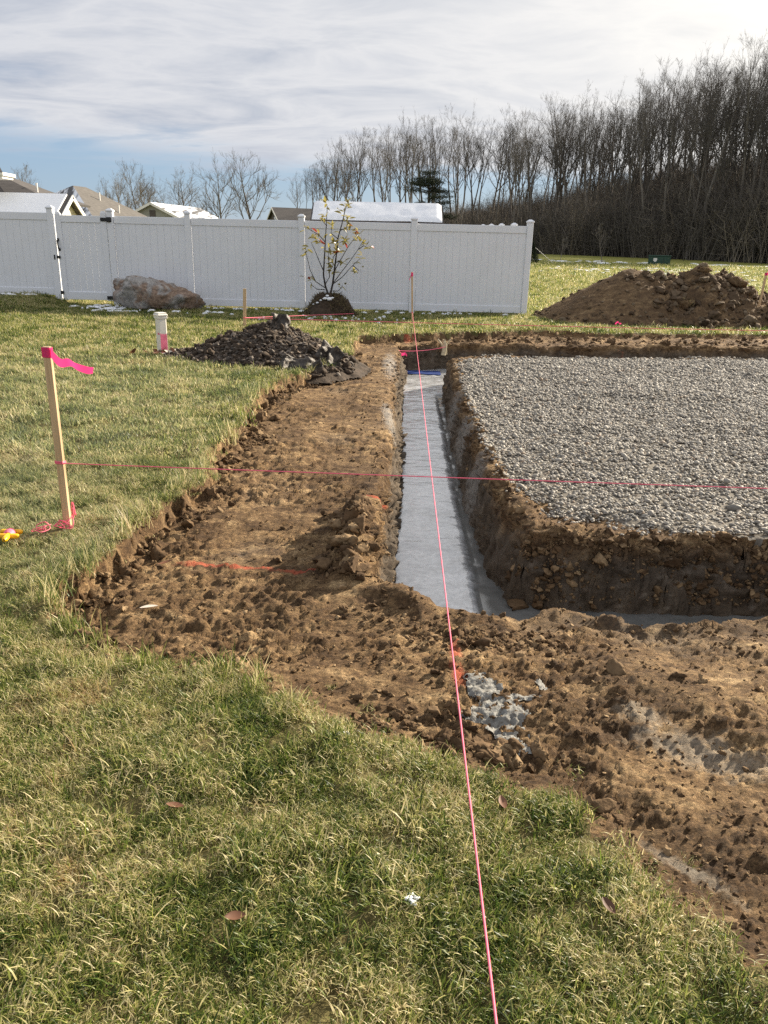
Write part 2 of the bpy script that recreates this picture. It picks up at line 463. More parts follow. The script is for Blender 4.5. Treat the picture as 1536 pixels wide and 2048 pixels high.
def hill_mat():
    m, k, out = material('wood_floor')
    geo = k.n('ShaderNodeNewGeometry'); P = geo.outputs['Position']
    c = k.ramp(k.noise(P, 0.6, 6, 0.65), [(0.3, (0.055, 0.040, 0.026)), (0.7, (0.13, 0.095, 0.06))])
    sp = k.n('ShaderNodeSeparateXYZ', i_0=P)
    s = k.ramp(k.math('ADD', k.noise(P, 0.16, 6, 0.7), k.math('MULTIPLY', sp.outputs[2], 0.012)), [(0.56, 0.0), (0.66, 1.0)])
    c = k.mix(s, c, (0.74, 0.76, 0.80))
    b = k.n('ShaderNodeBsdfPrincipled', i_Base_Color=c, i_Roughness=0.9)
    m.node_tree.links.new(b.outputs[0], out.inputs[0])
    return m


def stake_mat():
    m, k, out = material('pine_stake')
    tc = k.n('ShaderNodeTexCoord'); P = tc.outputs['Object']
    g = k.noise(k.mapping(P, scale=(14, 14, 0.7)), 5, 5, 0.6, 0.6)
    c = k.ramp(g, [(0.3, (0.42, 0.28, 0.15)), (0.55, (0.60, 0.43, 0.25)), (0.75, (0.68, 0.51, 0.32))])
    bp = k.n('ShaderNodeBump', i_Strength=0.35, i_Distance=0.003, i_Height=g)
    b = k.n('ShaderNodeBsdfPrincipled', i_Base_Color=c, i_Roughness=0.75, i_Normal=bp.outputs[0])
    m.node_tree.links.new(b.outputs[0], out.inputs[0])
    return m


def translucent_mat(name, col, tr=0.45, rough=0.5, var=0.15):
    m, k, out = material(name)
    geo = k.n('ShaderNodeNewGeometry'); oi = k.n('ShaderNodeObjectInfo')
    v = k.math('ADD', k.math('MULTIPLY', k.noise(geo.outputs['Position'], 25, 3), 0.6), k.math('MULTIPLY', oi.outputs['Random'], 0.4))
    c = k.ramp(v, [(0.25, tuple(x * (1 - var) for x in col)), (0.75, tuple(min(1, x * (1 + var)) for x in col))])
    d = k.n('ShaderNodeBsdfPrincipled', i_Base_Color=c, i_Roughness=rough)
    t_ = k.n('ShaderNodeBsdfTranslucent', i_Color=c)
    mx = k.n('ShaderNodeMixShader', i_0=tr)
    m.node_tree.links.new(d.outputs[0], mx.inputs[1]); m.node_tree.links.new(t_.outputs[0], mx.inputs[2])
    m.node_tree.links.new(mx.outputs[0], out.inputs[0])
    return m


def boulder_mat():
    m, k, out = material('boulder_rock')
    tc = k.n('ShaderNodeTexCoord'); P = tc.outputs['Object']
    a = k.noise(P, 2.2, 5, 0.6, 0.8); b_ = k.noise(P, 14, 6, 0.7, 0.5)
    grey = k.ramp(b_, [(0.3, (0.16, 0.15, 0.145)), (0.55, (0.36, 0.34, 0.32)), (0.75, (0.56, 0.53, 0.49))])
    brown = k.ramp(b_, [(0.3, (0.10, 0.065, 0.05)), (0.55, (0.29, 0.20, 0.145)), (0.75, (0.47, 0.37, 0.27))])
    c = k.mix(k.ramp(a, [(0.44, 0.0), (0.54, 1.0)]), grey, brown)
    bp = k.n('ShaderNodeBump', i_Strength=0.8, i_Distance=0.05, i_Height=k.noise(P, 9, 7, 0.7, 0.4))
    b = k.n('ShaderNodeBsdfPrincipled', i_Base_Color=c, i_Roughness=0.85, i_Normal=bp.outputs[0])
    m.node_tree.links.new(b.outputs[0], out.inputs[0])
    return m


def roof_mat(name, col, snow=0.0):
    m, k, out = material(name)
    geo = k.n('ShaderNodeNewGeometry'); P = geo.outputs['Position']
    c = k.ramp(k.noise(P, 3.0, 5, 0.7), [(0.3, tuple(x * .75 for x in col)), (0.7, tuple(x * 1.25 for x in col))])
    wv = k.n('ShaderNodeTexWave', wave_type='BANDS', bands_direction='Z', i_Scale=2.2, i_Distortion=0.4)
    m.node_tree.links.new(P, wv.inputs[0])
    c = k.mix(0.12, c, wv.outputs[0], 'MULTIPLY')
    if snow:
        s = k.ramp(k.noise(k.mapping(P, scale=(1.6, 0.3, 0.25)), 1.3, 5, 0.6), [(1 - snow - 0.06, 0.0), (1 - snow + 0.04, 1.0)])
        c = k.mix(s, c, (0.80, 0.83, 0.88))
    b = k.n('ShaderNodeBsdfPrincipled', i_Base_Color=c, i_Roughness=0.9)
    m.node_tree.links.new(b.outputs[0], out.inputs[0])
    return m


M['soil'] = soil_mat('bare_earth', 'ground')
M['mound'] = soil_mat('mound_earth', 'mound')
M['clod'] = random_col_mat('earth_clod', [(0.0, (0.065, 0.040, 0.022)), (0.5, (0.130, 0.083, 0.045)), (1.0, (0.28, 0.195, 0.11))], 0.95, 0.8, 45, 0.15, 0.5, 40)
M['mclod'] = random_col_mat('mound_clod', [(0.0, (0.06, 0.041, 0.026)), (0.6, (0.125, 0.088, 0.056)), (1.0, (0.20, 0.155, 0.105))], 0.95, 0.8, 20, 0.15, 0.5, 14)
M['lawn'] = lawn_mat()
M['blade'] = blade_mat()
M['pebble'] = random_col_mat('river_pebble', [(0.0, (0.15, 0.138, 0.12)), (0.35, (0.24, 0.222, 0.195)), (0.7, (0.33, 0.308, 0.27)), (0.92, (0.44, 0.405, 0.345)), (1.0, (0.25, 0.18, 0.125))], 0.7, 0.25, 90, 0.35, 0.3, 40)
M['bed'] = simple('gravel_bedding', (0.12, 0.105, 0.085), 0.9, 0.45, 30, 0.9, 38)
M['concrete'] = concrete_mat()
M['hill'] = hill_mat()
M['stake'] = stake_mat()
M['pink'] = translucent_mat('pink_ribbon', (0.92, 0.06, 0.26), 0.45, 0.45, 0.1)
M['line'] = simple('pink_mason_line', (0.90, 0.16, 0.25), 0.6, 0.12, 60)
M['vinyl'] = simple('white_vinyl', (0.82, 0.835, 0.875), 0.38, 0.03, 1.5, dirt=((0.70, 0.70, 0.69), 0.2))
M['black'] = simple('black_hardware', (0.015, 0.015, 0.016), 0.4, 0.2)
M['boulder'] = boulder_mat()
M['slate'] = random_col_mat('slate_chip', [(0.0, (0.030, 0.023, 0.017)), (0.5, (0.085, 0.066, 0.051)), (0.85, (0.20, 0.165, 0.132)), (1.0, (0.26, 0.19, 0.135))], 0.75, 0.5, 60, 0.35, 0.4, 30)
M['darksoil'] = simple('dark_mulch_soil', (0.055, 0.038, 0.025), 0.95, 0.5, 18, 1.0, 40)
M['fabric'] = simple('landscape_fabric', (0.05, 0.041, 0.034), 0.55, 0.4, 10, 0.6, 120, dirt=((0.24, 0.19, 0.14), 0.6))
M['pvc'] = simple('white_plastic', (0.76, 0.73, 0.66), 0.45, 0.06, 8, dirt=((0.5, 0.45, 0.38), 0.4))
M['snow'] = simple('snow', (0.84, 0.86, 0.90), 0.7, 0.05, 10, 0.4, 40)
M['yellow'] = simple('yellow_plastic', (0.90, 0.48, 0.015), 0.35, 0.06)
M['blue'] = simple('deep_blue', (0.010, 0.035, 0.17), 0.5, 0.25, 12)  # even deep blue for the flat strip at the far trench end
M['bark'] = random_col_mat('tree_bark', [(0.0, (0.085, 0.074, 0.064)), (0.6, (0.15, 0.132, 0.115)), (1.0, (0.27, 0.245, 0.215))], 0.95, 0.5, 8, 0.1, 0.3, 4)
M['twig'] = random_col_mat('bare_twigs', [(0.0, (0.085, 0.077, 0.070)), (0.6, (0.13, 0.118, 0.106)), (1.0, (0.20, 0.180, 0.160))], 0.9, 0.0, 8, 0.1, 0.2, 1)
M['greytwig'] = simple('grey_twigs', (0.17, 0.15, 0.13), 0.9, 0.25, 0.4)
M['brush'] = random_col_mat('brush_twigs', [(0.0, (0.075, 0.067, 0.059)), (0.5, (0.135, 0.12, 0.103)), (0.85, (0.21, 0.185, 0.155)), (1.0, (0.30, 0.25, 0.185))], 0.95, 0.0, 8, 0.1, 0.2, 1)
M['needle'] = simple('pine_needles', (0.035, 0.046, 0.022), 0.8, 0.4, 1.5)
M['leaf'] = translucent_mat('magnolia_leaf', (0.36, 0.31, 0.095), 0.35, 0.32, 0.45)
M['redleaf'] = translucent_mat('red_leaf', (0.30, 0.045, 0.025), 0.35, 0.4, 0.3)
M['deadleaf'] = translucent_mat('dead_leaf', (0.17, 0.075, 0.04), 0.25, 0.6, 0.4)
M['strawleaf'] = simple('pale_leaf', (0.62, 0.55, 0.47), 0.6, 0.15, 30)
M['mbark'] = simple('magnolia_bark', (0.035, 0.028, 0.025), 0.8, 0.3, 10)
M['siding'] = simple('grey_siding', (0.30, 0.30, 0.27), 0.8, 0.1, 2)
M['dsiding'] = simple('brown_siding', (0.10, 0.085, 0.08), 0.8, 0.15, 2)
M['csiding'] = simple('cream_siding', (0.70, 0.64, 0.53), 0.7, 0.06, 2)
M['trim'] = simple('white_trim', (0.80, 0.78, 0.74), 0.5, 0.04, 2)
M['shingle'] = roof_mat('taupe_shingle', (0.115, 0.105, 0.095))
M['dshingle'] = roof_mat('dark_shingle', (0.075, 0.068, 0.065))
M['snowshingle'] = roof_mat('snowy_shingle', (0.10, 0.10, 0.105), 0.52)
M['glass'] = simple('window_glass', (0.03, 0.035, 0.04), 0.08, 0.1)
M['greenbox'] = simple('green_enamel', (0.018, 0.060, 0.042), 0.4, 0.12, 3, dirt=((0.05, 0.07, 0.055), 0.5))
M['whitestone'] = simple('pale_stone', (0.62, 0.62, 0.60), 0.8, 0.2, 40, 0.6, 60)
M['darkturf'] = simple('dark_turf', (0.13, 0.10, 0.05), 0.9, 0.5, 12)
M['straw'] = simple('dry_straw', (0.40, 0.31, 0.15), 0.8, 0.3, 20)
M['pinkpaint'] = simple('pink_paint', (0.88, 0.20, 0.30), 0.6, 0.25, 20)
M['splat'] = simple('splattered_concrete', (0.20, 0.197, 0.182), 0.7, 0.3, 35, 0.5, 90, spec=0.25, dirt=((0.085, 0.062, 0.042), 0.9))
M['rootwood'] = simple('split_root', (0.50, 0.42, 0.28), 0.8, 0.35, 25)
M['steel'] = simple('galvanised_wire', (0.30, 0.30, 0.30), 0.5, 0.1)

# ------------------------------------------------------------------ terrain
LAWN_EDGE = [(2.6, -0.6), (0.90, 1.12), (.82, 1.21), (.76, 1.31), (.62, 1.53), (.47, 1.73), (.29, 1.81), (.15, 1.91), (0, 2.02), (-.12, 2.03), (-.26, 2.16), (-.40, 2.26),
             (-.59, 2.35), (-.91, 2.36), (-1.02, 2.48), (-1.26, 2.67), (-1.36, 2.89), (-1.35, 3.09), (-1.28, 3.39), (-1.26, 3.9), (-1.15, 4.56), (-1.25, 5.3),
             (-1.15, 5.93), (-1.29, 7.17), (-1.16, 8.32), (-.89, 8.89), (-.62, 9.6), (-.50, 10.6), (-.56, 11.55), (-.46, 12.7), (.71, 13.3), (2.6, 14.2), (4.25, 14.14), (7.1, 14.6),
             (16, 15.4), (16, -0.6)]
TRENCH = [(.15, 12.2), (.05, 9.9), (.02, 7.1), (-.01, 5.8), (-.06, 4.6), (-.10, 3.5), (0.02, 3.30), (.22, 3.14), (.47, 3.03), (.63, 3.09), (.86, 3.20), (1.02, 3.11),
          (1.17, 3.04), (1.5, 3.08), (1.75, 3.16), (9, 3.3), (9, 4.14), (2.11, 4.02), (1.46, 4.01), (.98, 4.02), (.84, 4.10), (.77, 4.5), (.76, 5.06), (.75, 5.88), (.80, 7.96), (.91, 11.15),
          (1.64, 11.39), (3.15, 11.55), (5.78, 11.85), (16, 12.6), (16, 14.3), (6.5, 13.4), (1.84, 12.87), (.95, 12.95), (.5, 12.75), (.15, 12.5)]
GRAVEL = [(1.08, 10.95), (.92, 9.5), (.84, 8.13), (.82, 6.13), (.86, 5.12), (.98, 4.60), (1.02, 4.32), (1.28, 4.33), (1.5, 4.12), (1.72, 4.02), (2.10, 4.02), (9.5, 4.2), (10.5, 11.9), (5.78, 11.75), (3.15, 11.45), (1.64, 11.3)]
WOOD = [(48, 62), (40, 71), (33, 82), (26, 92), (19, 102), (12, 112), (5, 124), (-2, 140), (-12, 168), (-22, 200), (-50, 300), (-60, 900), (1500, 900), (1500, 20), (80, 40)]


def edge_noise(x, y):
    return 0.055 * fbm(x * 3.1, y * 3.1, 4.0, 3) + 0.03 * fbm(x * 11, y * 11, 9.0, 2)


def sd_dirt(x, y):
    return sdist(x, y, LAWN_EDGE) + edge_noise(x, y)


def sd_trench(x, y):
    return sdist(x, y, TRENCH) + 0.035 * fbm(x * 4.2, y * 4.2, 1.0, 3) + 0.014 * fbm(x * 17, y * 17, 2.0, 2)


def sd_gravel(x, y):
    return sdist(x, y, GRAVEL) + 0.07 * fbm(x * 4.5, y * 4.5, 6.0, 3)


def lawn_z(x, y):
    z = 0.020 * fbm(x * 0.9, y * 0.9, 0.5, 3) * sst(0, 2, y + 1)
    z = z + (0.016 * fbm(x * 3.6, y * 3.6, 12.5, 3, .55) + .006 * fbm(x * 11, y * 11, 14.5, 2)) * sst(14, 5, y)
    z = z + 0.5 * sst(20, 60, y) + 0.35 * sst(60, 100, y)
    # higher ground against the left end of the fence
    z = z + 0.20 * sst(-6.6, -7.9, x) * sst(13.6, 16.4, y) * sst(32, 22, y)
    return z


def height(x, y, detail=True):
    x = np.asarray(x, float); y = np.asarray(y, float)
    zl = lawn_z(x, y)
    sd = sd_dirt(x, y)
    near = sst(2.9, 2.3, y)                                   # the trodden near margin is shallower
    base = -0.125 + 0.075 * near
    zs = base + 0.026 * fbm(x * 1.3, y * 1.3, 3.3, 3)
    # wheel ruts running obliquely towards the right
    q = (x * 0.62 + y * 0.78)
    rut = np.sin(q * 10.5 + 1.5 * fbm(x * .8, y * .8, 2.2, 2)) * sst(.3, .9, x) * sst(3.1, 2.4, y)
    zs = zs + 0.014 * rut
    if detail:
        rough = sst(-0.25, 0.35, fbm(x * 1.7, y * 1.7, 7.7, 3)) * 0.8 + 0.25
        edge = np.exp(-np.clip(sd, 0, 9) / 0.28)
        rough = rough + 0.9 * edge * sst(2.2, 3.0, y)
        # scraped and torn surface: crusts and smears drawn out along the bucket strokes
        u_, v_ = x * .95 + y * .30, -x * .30 + y * .95
        wx, wy = .25 * fbm(x * 3, y * 3, 11, 2), .25 * fbm(x * 3, y * 3, 13, 2)
        ridge = 1 - 2.2 * np.abs(fbm(u_ * 4.2 + wx, v_ * 9.5 + wy, 2.1, 4, .58))
        zs = zs + rough * .008 * np.clip(ridge, -.6, 1)
        crust = fbm(u_ * 9 + 2 * wx, v_ * 17 + 2 * wy, 6.1, 3, .6)
        zs = zs + rough * .008 * (sst(-.04, .06, crust) + .7 * crust)
        f1, f2, idv = worley(x * 12 + .5 * fbm(x * 9, y * 9, 0, 2), y * 12 + .5 * fbm(x * 9, y * 9, 5, 2), 3)
        lump = sst(.55, .12, f1) * (idv > .62) * idv
        zs = zs + rough * .010 * lump * (.6 + .6 * fbm(x * 25, y * 25, 4, 2))
        f1, f2, idv = worley(x * 31, y * 31, 11)
        zs = zs + rough * 0.008 * (sst(0.5, 0.1, f1) * (idv > .4) - 0.2)
        # broken clay plates, each tipped its own way
        for sc, am, sdd in ((9.0, .0045, 21), (21.0, .0042, 23), (48.0, .0036, 27)):
            f1, f2, idv, ox, oy = worley((u_ + .25 * wx) * sc * .8, (v_ + .25 * wy) * sc * 1.25, sdd, True)
            an = 6.283 * ((idv * 7.31) % 1.0)
            zs = zs + (rough * .75 + .15) * am * (1.6 * (np.cos(an) * ox + np.sin(an) * oy) + 1.2 * (idv - .5) - .9 * sst(.10, .0, f2 - f1))
        zs = zs + 0.005 * fbm(x * 28, y * 34, 5.1, 3, .6)
    tr = sd_trench(x, y)
    # spoil thrown up along the trench
    bank = np.exp(-((tr + 0.07) / 0.09) ** 2)
    lip = bank * (0.03 + 0.045 * sst(-.2, .6, fbm(x * 2.5, y * 2.5, 8.8, 2)))
    lip = np.where(y > 11, lip * 0.6, lip) * (1 - .85 * sst(4.3, 4.8, y) * (x < .4)) * (1 - .8 * sst(3.45, 3.25, y) * sst(.1, .3, x)) - .065 * bank * sst(3.45, 3.25, y) * sst(.45, .75, x)
    heap = np.exp(-((x + 0.16) / 0.12) ** 2 - ((y - 3.80) / 0.40) ** 4)
    zs = zs + np.where(x < 8, lip, 0) + heap * (0.105 + (0.05 * fbm(x * 9, y * 9, 3, 3) if detail else 0))
    # far strip: low steps of scraped earth
    zs = zs + 0.05 * sst(13.0, 14.2, y) * sst(-1, 1.5, x)
    st = sst(-0.012, 0.034, sd) * (1 - near) + sst(-0.10, 0.16, sd) * near
    z = zl * (1 - st) + zs * st
    # lawn lip curls up a little at the cut
    z = z + 0.018 * np.exp(-((sd + 0.05) / 0.05) ** 2) * (1 - near)
    pad = sd_gravel(x, y)
    z = np.where(pad > -0.05, z * (1 - sst(-0.05, 0.1, pad)) + sst(-0.05, 0.1, pad) * (-0.10 + 0.025 * fbm(x * .9, y * .9, 5, 3) + 0.035 * sst(.1, .9, fbm(x * .35 + y * .1, y * .9, 15, 2))), z)
    dep = sst(0.0, 0.15, tr)
    z = z * (1 - dep) + dep * -0.60
    # the wooded slope
    if np.any(y > 40):
        w = sdist(x, y, WOOD)
        crest = 5.0 + 2.5 * sst(5, 45, x)
        z = np.where(y > 40, z + crest * sst(2, 38, w) + 0.5 * fbm(x * .08, y * .08, 0, 3) * sst(0, 20, w), z)
    return z


def build_terrain():
    ys = [0.55]
    while ys[-1] < 420:
        y = ys[-1]
        ys.append(y + (0.0046 * (y + 0.5) if y < 15.5 else 0.011 * y if y < 60 else 0.03 * y))
    us = list(np.arange(-0.56, 0.5601, 0.00245))
    c = [us[-1]]; stp = 0.004
    while c[-1] < 6: stp *= 1.22; c.append(c[-1] + stp)
    us = np.array([-v for v in c[:0:-1]] + us + c[1:])
    Y, U = np.meshgrid(np.array(ys), us, indexing='ij')
    X = U * (Y + 1.0)
    nr, nc = X.shape
    x, y = X.ravel(), Y.ravel()
    z = height(x, y)
    V = np.stack([x, y, z], 1)
    # lumps on the trench walls and the sod cut (sideways displacement of steep places)
    tr = sd_trench(x, y)
    wall = sst(-0.06, 0.03, tr) * sst(0.24, 0.12, tr) * (y < 15)
    cut = np.exp(-(sd_dirt(x, y) / 0.06) ** 2) * (y < 13) * sst(2.2, 2.9, y)
    m = (wall > 0.01) | (cut > 0.01)
    q = V[m]
    a = (wall[m] * 0.04 + cut[m] * 0.035)[:, None]
    V[m, 0] += (a[:, 0]) * fbm(q[:, 0] * 7, q[:, 1] * 7, q[:, 2] * 7, 4, 0.6)
    V[m, 1] += (a[:, 0]) * fbm(q[:, 0] * 7 + 40, q[:, 1] * 7, q[:, 2] * 7, 4, 0.6)
    V[m, 2] += wall[m] * 0.02 * fbm(q[:, 0] * 11 + 80, q[:, 1] * 11, q[:, 2] * 11, 3, 0.6)
    idx = np.arange(nr * nc).reshape(nr, nc)
    Fq = np.stack([idx[:-1, :-1], idx[:-1, 1:], idx[1:, 1:], idx[1:, :-1]], -1).reshape(-1, 4)
    cx, cy = x[Fq].mean(1), y[Fq].mean(1)
    cls = np.zeros(len(Fq), int)
    nearm = cy < 17
    ds = np.full(len(Fq), -1.0); ds[nearm] = sd_dirt(cx[nearm], cy[nearm]); cls[ds > -0.01] = 1
    g = np.full(len(Fq), -1.0); g[nearm] = sd_gravel(cx[nearm], cy[nearm]); cls[g > 0.02] = 2
    far = cy > 40
    w = np.full(len(Fq), -1.0); w[far] = sdist(cx[far], cy[far], WOOD); cls[w > 0] = 3
    out = {}
    for i, (nm, mt) in enumerate((('lawn', 'lawn'), ('bare_soil', 'soil'), ('gravel_pad', 'bed'), ('wooded_hill', 'hill'))):
        f = Fq[cls == i]
        u, inv = np.unique(f, return_inverse=True)
        vv, ff = V[u], inv.reshape(-1, 4)
        if i == 0:   # the lawn goes on behind and beside the viewer
            n = len(vv)
            ext = np.array([[-90, -60, -.02], [90, -60, -.02], [90, .56, -.02], [-90, .56, -.02]])
            vv = np.concatenate([vv, ext]); ff = np.concatenate([ff, [[n, n + 1, n + 2, n + 3]]])
        o = obj(nm, mesh_data(nm, vv, [ff], M[mt], True))
        o['kind'] = 'structure'; out[nm] = o
    return out


T = build_terrain()
LB = {'lawn': 'short yellow-green winter lawn around the dig', 'bare_soil': 'scraped brown earth with trench cut into it', 'gravel_pad': 'raised pad covered in grey river gravel', 'wooded_hill': 'leaf-strewn wooded slope behind the far lawn'}
for k_, v_ in LB.items(): T[k_]['label'] = v_

def smooth_path(pts, n=24):
    P = np.array(pts, float); t = np.linspace(0, len(P) - 1, n); out = []
    for q in t:
        i = min(int(q), len(P) - 2); f = q - i; p0, p1, p2, p3 = P[max(i - 1, 0)], P[i], P[i + 1], P[min(i + 2, len(P) - 1)]
        out.append(.5 * (2 * p1 + (p2 - p0) * f + (2 * p0 - 5 * p1 + 4 * p2 - p3) * f * f + (3 * p1 - p0 - 3 * p2 + p3) * f ** 3))
    return np.array(out)


def wall_face(pts, side, width, step=.014):
    """torn clay face of the trench: a fine strip from the lip down to the concrete"""
    P = np.array(pts, float); seg = np.hypot(*np.diff(P, axis=0).T); cs = np.concatenate([[0], np.cumsum(seg)])
    n = int(cs[-1] / step); t = np.linspace(0, cs[-1], n); P = np.stack([np.interp(t, cs, P[:, 0]), np.interp(t, cs, P[:, 1])], 1)
    kz = 9; ker = np.ones(kz) / kz; Pp = np.pad(P, ((kz // 2, kz // 2), (0, 0)), 'edge'); P = np.stack([np.convolve(Pp[:, i], ker, 'valid') for i in (0, 1)], 1)
    T_ = np.gradient(P, axis=0); T_ /= np.linalg.norm(T_, axis=1, keepdims=True); N = np.stack([-T_[:, 1], T_[:, 0]], 1) * side
    m_ = 36; tt = np.linspace(0, 1, m_)
    O = P - N * .045; ztop = height(O[:, 0], O[:, 1], False) + .004
    off = -.045 + .055 * sst(0, .12, tt) + width * tt ** 1.1
    X = P[:, None, 0] + N[:, None, 0] * off; Y = P[:, None, 1] + N[:, None, 1] * off
    Z = ztop[:, None] + (-.535 - ztop[:, None]) * tt ** 1.25
    x, y, z = X.ravel(), Y.ravel(), Z.ravel()
    big = np.abs(fbm(x * 6.5, y * 6.5, z * 8.5, 3, .5)); med = np.abs(fbm(x * 17 + 9, y * 17, z * 20, 3, .55)); sm = fbm(x * 55, y * 55, z * 55, 2)
    gate = sst(-.25, .25, fbm(x * 2.2, y * 2.2, z * 3 + 8, 2))
    dsp = (.075 * (big - .28) + gate * .075 * (med - .25) + .011 * sm) * np.tile(sst(0, .10, tt) * (1 - .5 * sst(.85, 1, tt)), n)
    nn = np.repeat(N, m_, 0)
    x, y, z = x + nn[:, 0] * dsp * .9, y + nn[:, 1] * dsp * .9, z + dsp * .45
    idx = np.arange(n * m_).reshape(n, m_); q = np.stack([idx[:-1, :-1], idx[1:, :-1], idx[1:, 1:], idx[:-1, 1:]], -1).reshape(-1, 4)
    return obj('wall_face', mesh_data('wall_face', np.stack([x, y, z], 1), [q], M['soil'], True), T['bare_soil'])


wall_face([(3.6, 4.05), (2.11, 4.03), (1.46, 4.02), (1.0, 4.03), (.88, 4.07), (.82, 4.17), (.78, 4.5), (.77, 5.06), (.76, 5.88), (.80, 7.96), (.90, 10.9)], 1, .10)
wall_face([(.14, 12.2), (.04, 9.9), (.01, 7.1), (-.02, 5.8), (-.07, 4.6), (-.11, 3.5), (-.04, 3.34)], 1, .15)
wall_face([(.16, 12.5), (.5, 12.75), (.95, 12.95), (1.84, 12.87), (6.5, 13.4)], -1, .12, .03)

# ------------------------------------------------------------------ scatter (stuff)


def scatter(name, pts, rot, scl, idx, variants, parent=None):
    """one stuff object: geometry-node instances of the variant meshes on points"""
    col = bpy.data.collections.new(name + '_shapes')
    for i, me in enumerate(variants):
        col.objects.link(bpy.data.objects.new('%s_%02d' % (name, i), me))
    me = bpy.data.meshes.new(name)
    n = len(pts)
    me.vertices.add(n); me.vertices.foreach_set('co', np.asarray(pts, np.float32).ravel())
    for k, v in (('rot', rot), ('scl', scl)):
        a = me.attributes.new(k, 'FLOAT_VECTOR', 'POINT'); a.data.foreach_set('vector', np.asarray(v, np.float32).ravel())
    a = me.attributes.new('idx', 'INT', 'POINT'); a.data.foreach_set('value', np.asarray(idx, np.int32))
    ng = bpy.data.node_groups.new(name, 'GeometryNodeTree')
    ng.interface.new_socket('Geometry', in_out='INPUT', socket_type='NodeSocketGeometry')
    ng.interface.new_socket('Geometry', in_out='OUTPUT', socket_type='NodeSocketGeometry')
    N = ng.nodes; L = ng.links
    gi, go = N.new('NodeGroupInput'), N.new('NodeGroupOutput')
    ci = N.new('GeometryNodeCollectionInfo'); ci.inputs['Collection'].default_value = col
    ci.inputs['Separate Children'].default_value = True; ci.inputs['Reset Children'].default_value = True
    ip = N.new('GeometryNodeInstanceOnPoints'); ip.inputs['Pick Instance'].default_value = True
    def at(nm, typ):
        q = N.new('GeometryNodeInputNamedAttribute'); q.data_type = typ; q.inputs[0].default_value = nm; return q.outputs[0]
    L.new(gi.outputs[0], ip.inputs['Points']); L.new(ci.outputs[0], ip.inputs['Instance'])
    L.new(at('idx', 'INT'), ip.inputs['Instance Index'])
    e2r = N.new('FunctionNodeEulerToRotation'); L.new(at('rot', 'FLOAT_VECTOR'), e2r.inputs[0])
    L.new(e2r.outputs[0], ip.inputs['Rotation']); L.new(at('scl', 'FLOAT_VECTOR'), ip.inputs['Scale'])
    L.new(ip.outputs[0], go.inputs[0])
    o = obj(name, me, parent)
    md = o.modifiers.new('scatter', 'NODES'); md.node_group = ng
    o['kind'] = 'stuff'
    return o


def rock_variant(name, base, sq, amp, fr, seed, mat, smooth, facet=False, oct_=3):
    V, F = base
    V = V.copy()
    n = fbm(V[:, 0] * fr + seed * 7.1, V[:, 1] * fr - seed * 3.3, V[:, 2] * fr + seed, 3, 0.55)
    V = V * (1 + amp * n)[:, None]
    rough_ = .10 * fbm(V[:, 0] * 4.5 + seed, V[:, 1] * 4.5, V[:, 2] * 4.5, 3, .6) if oct_ > 3 else 0.0
    if facet:   # chop with random planes for broken faces
        r_ = np.random.default_rng(seed + 50)
        for _ in range(9):
            d = r_.normal(size=3); d /= np.linalg.norm(d); lim = r_.uniform(.45, .85)
            s = V @ d; V = V - np.clip(s - lim, 0, None)[:, None] * d
    V = V * (1 + rough_)[:, None] if oct_ > 3 else V
    V = V * np.array(sq)
    return mesh_data(name, V, [F], mat, smooth)


CLODS = [rock_variant('clod_shape', ICO3, (1, .8 + .05 * i, .66), .75, 1.6, i, M['clod'], True, True, 5) for i in range(6)]
MCLODS = [rock_variant('mound_clod_shape', ICO3, (1, .85, .7), .75, 1.6, i + 20, M['mclod'], True, True, 5) for i in range(6)]
PEBBLES = [rock_variant('pebble_shape', ICO1, (1, .75 + .04 * i, .52 + .03 * i), .16, .8, i + 40, M['pebble'], True) for i in range(5)]
SLATES = [rock_variant('slate_shape', ICO1, (1, .8, .28 + .04 * i), .3, 1.2, i + 60, M['slate'], False, True) for i in range(6)]


# --- gravel: the 300 largest in view are single pebbles, the rest one mass
def build_gravel():
    r_ = np.random.default_rng(21)
    n = 145000
    x = r_.uniform(.7, 10.2, n); y = r_.uniform(3.9, 11.9, n)
    sd = sd_gravel(x, y)
    keep = (sd > -0.01 - r_.exponential(.03, n) * 1) & (x < 0.62 * y + 2.4) & (sd_trench(x, y) < -0.02)
    x, y = x[keep], y[keep]
    # thin far rows
    keep = r_.uniform(0, 1, len(x)) < np.clip(1.35 - y * .045, .5, 1); x, y = x[keep], y[keep]
    s = np.exp(r_.normal(-4.50, .28, len(x))) * (1 + .05 * np.clip(y - 5, 0, 6))
    z = height(x, y) + s * r_.uniform(.1, .8, len(x)) + .012 * fbm(x * 6, y * 6, 8, 2)
    rot = np.stack([r_.normal(0, .25, len(x)), r_.normal(0, .25, len(x)), r_.uniform(0, 6.28, len(x))], 1)
    scl = np.stack([s * r_.uniform(.9, 1.35, len(x)), s * r_.uniform(.85, 1.1, len(x)), s * r_.uniform(.8, 1.2, len(x))], 1)
    idx = r_.integers(0, len(PEBBLES), len(x))
    vis = np.where((x / y < 0.53) & (z > -0.11), s / np.hypot(x, y), 0)
    vis *= (s * 769 / np.hypot(x, y) > 3.0)
    order = np.argsort(-vis); big = order[:300]
    rest = np.ones(len(x), bool); rest[big] = False
    for i in big:
        o = obj('pebble', PEBBLES[idx[i]], T['gravel_pad'], (x[i], y[i], z[i]), rot[i], scl[i])
    scatter('gravel', np.stack([x, y, z], 1)[rest], rot[rest], scl[rest], idx[rest], PEBBLES, T['gravel_pad'])


build_gravel()


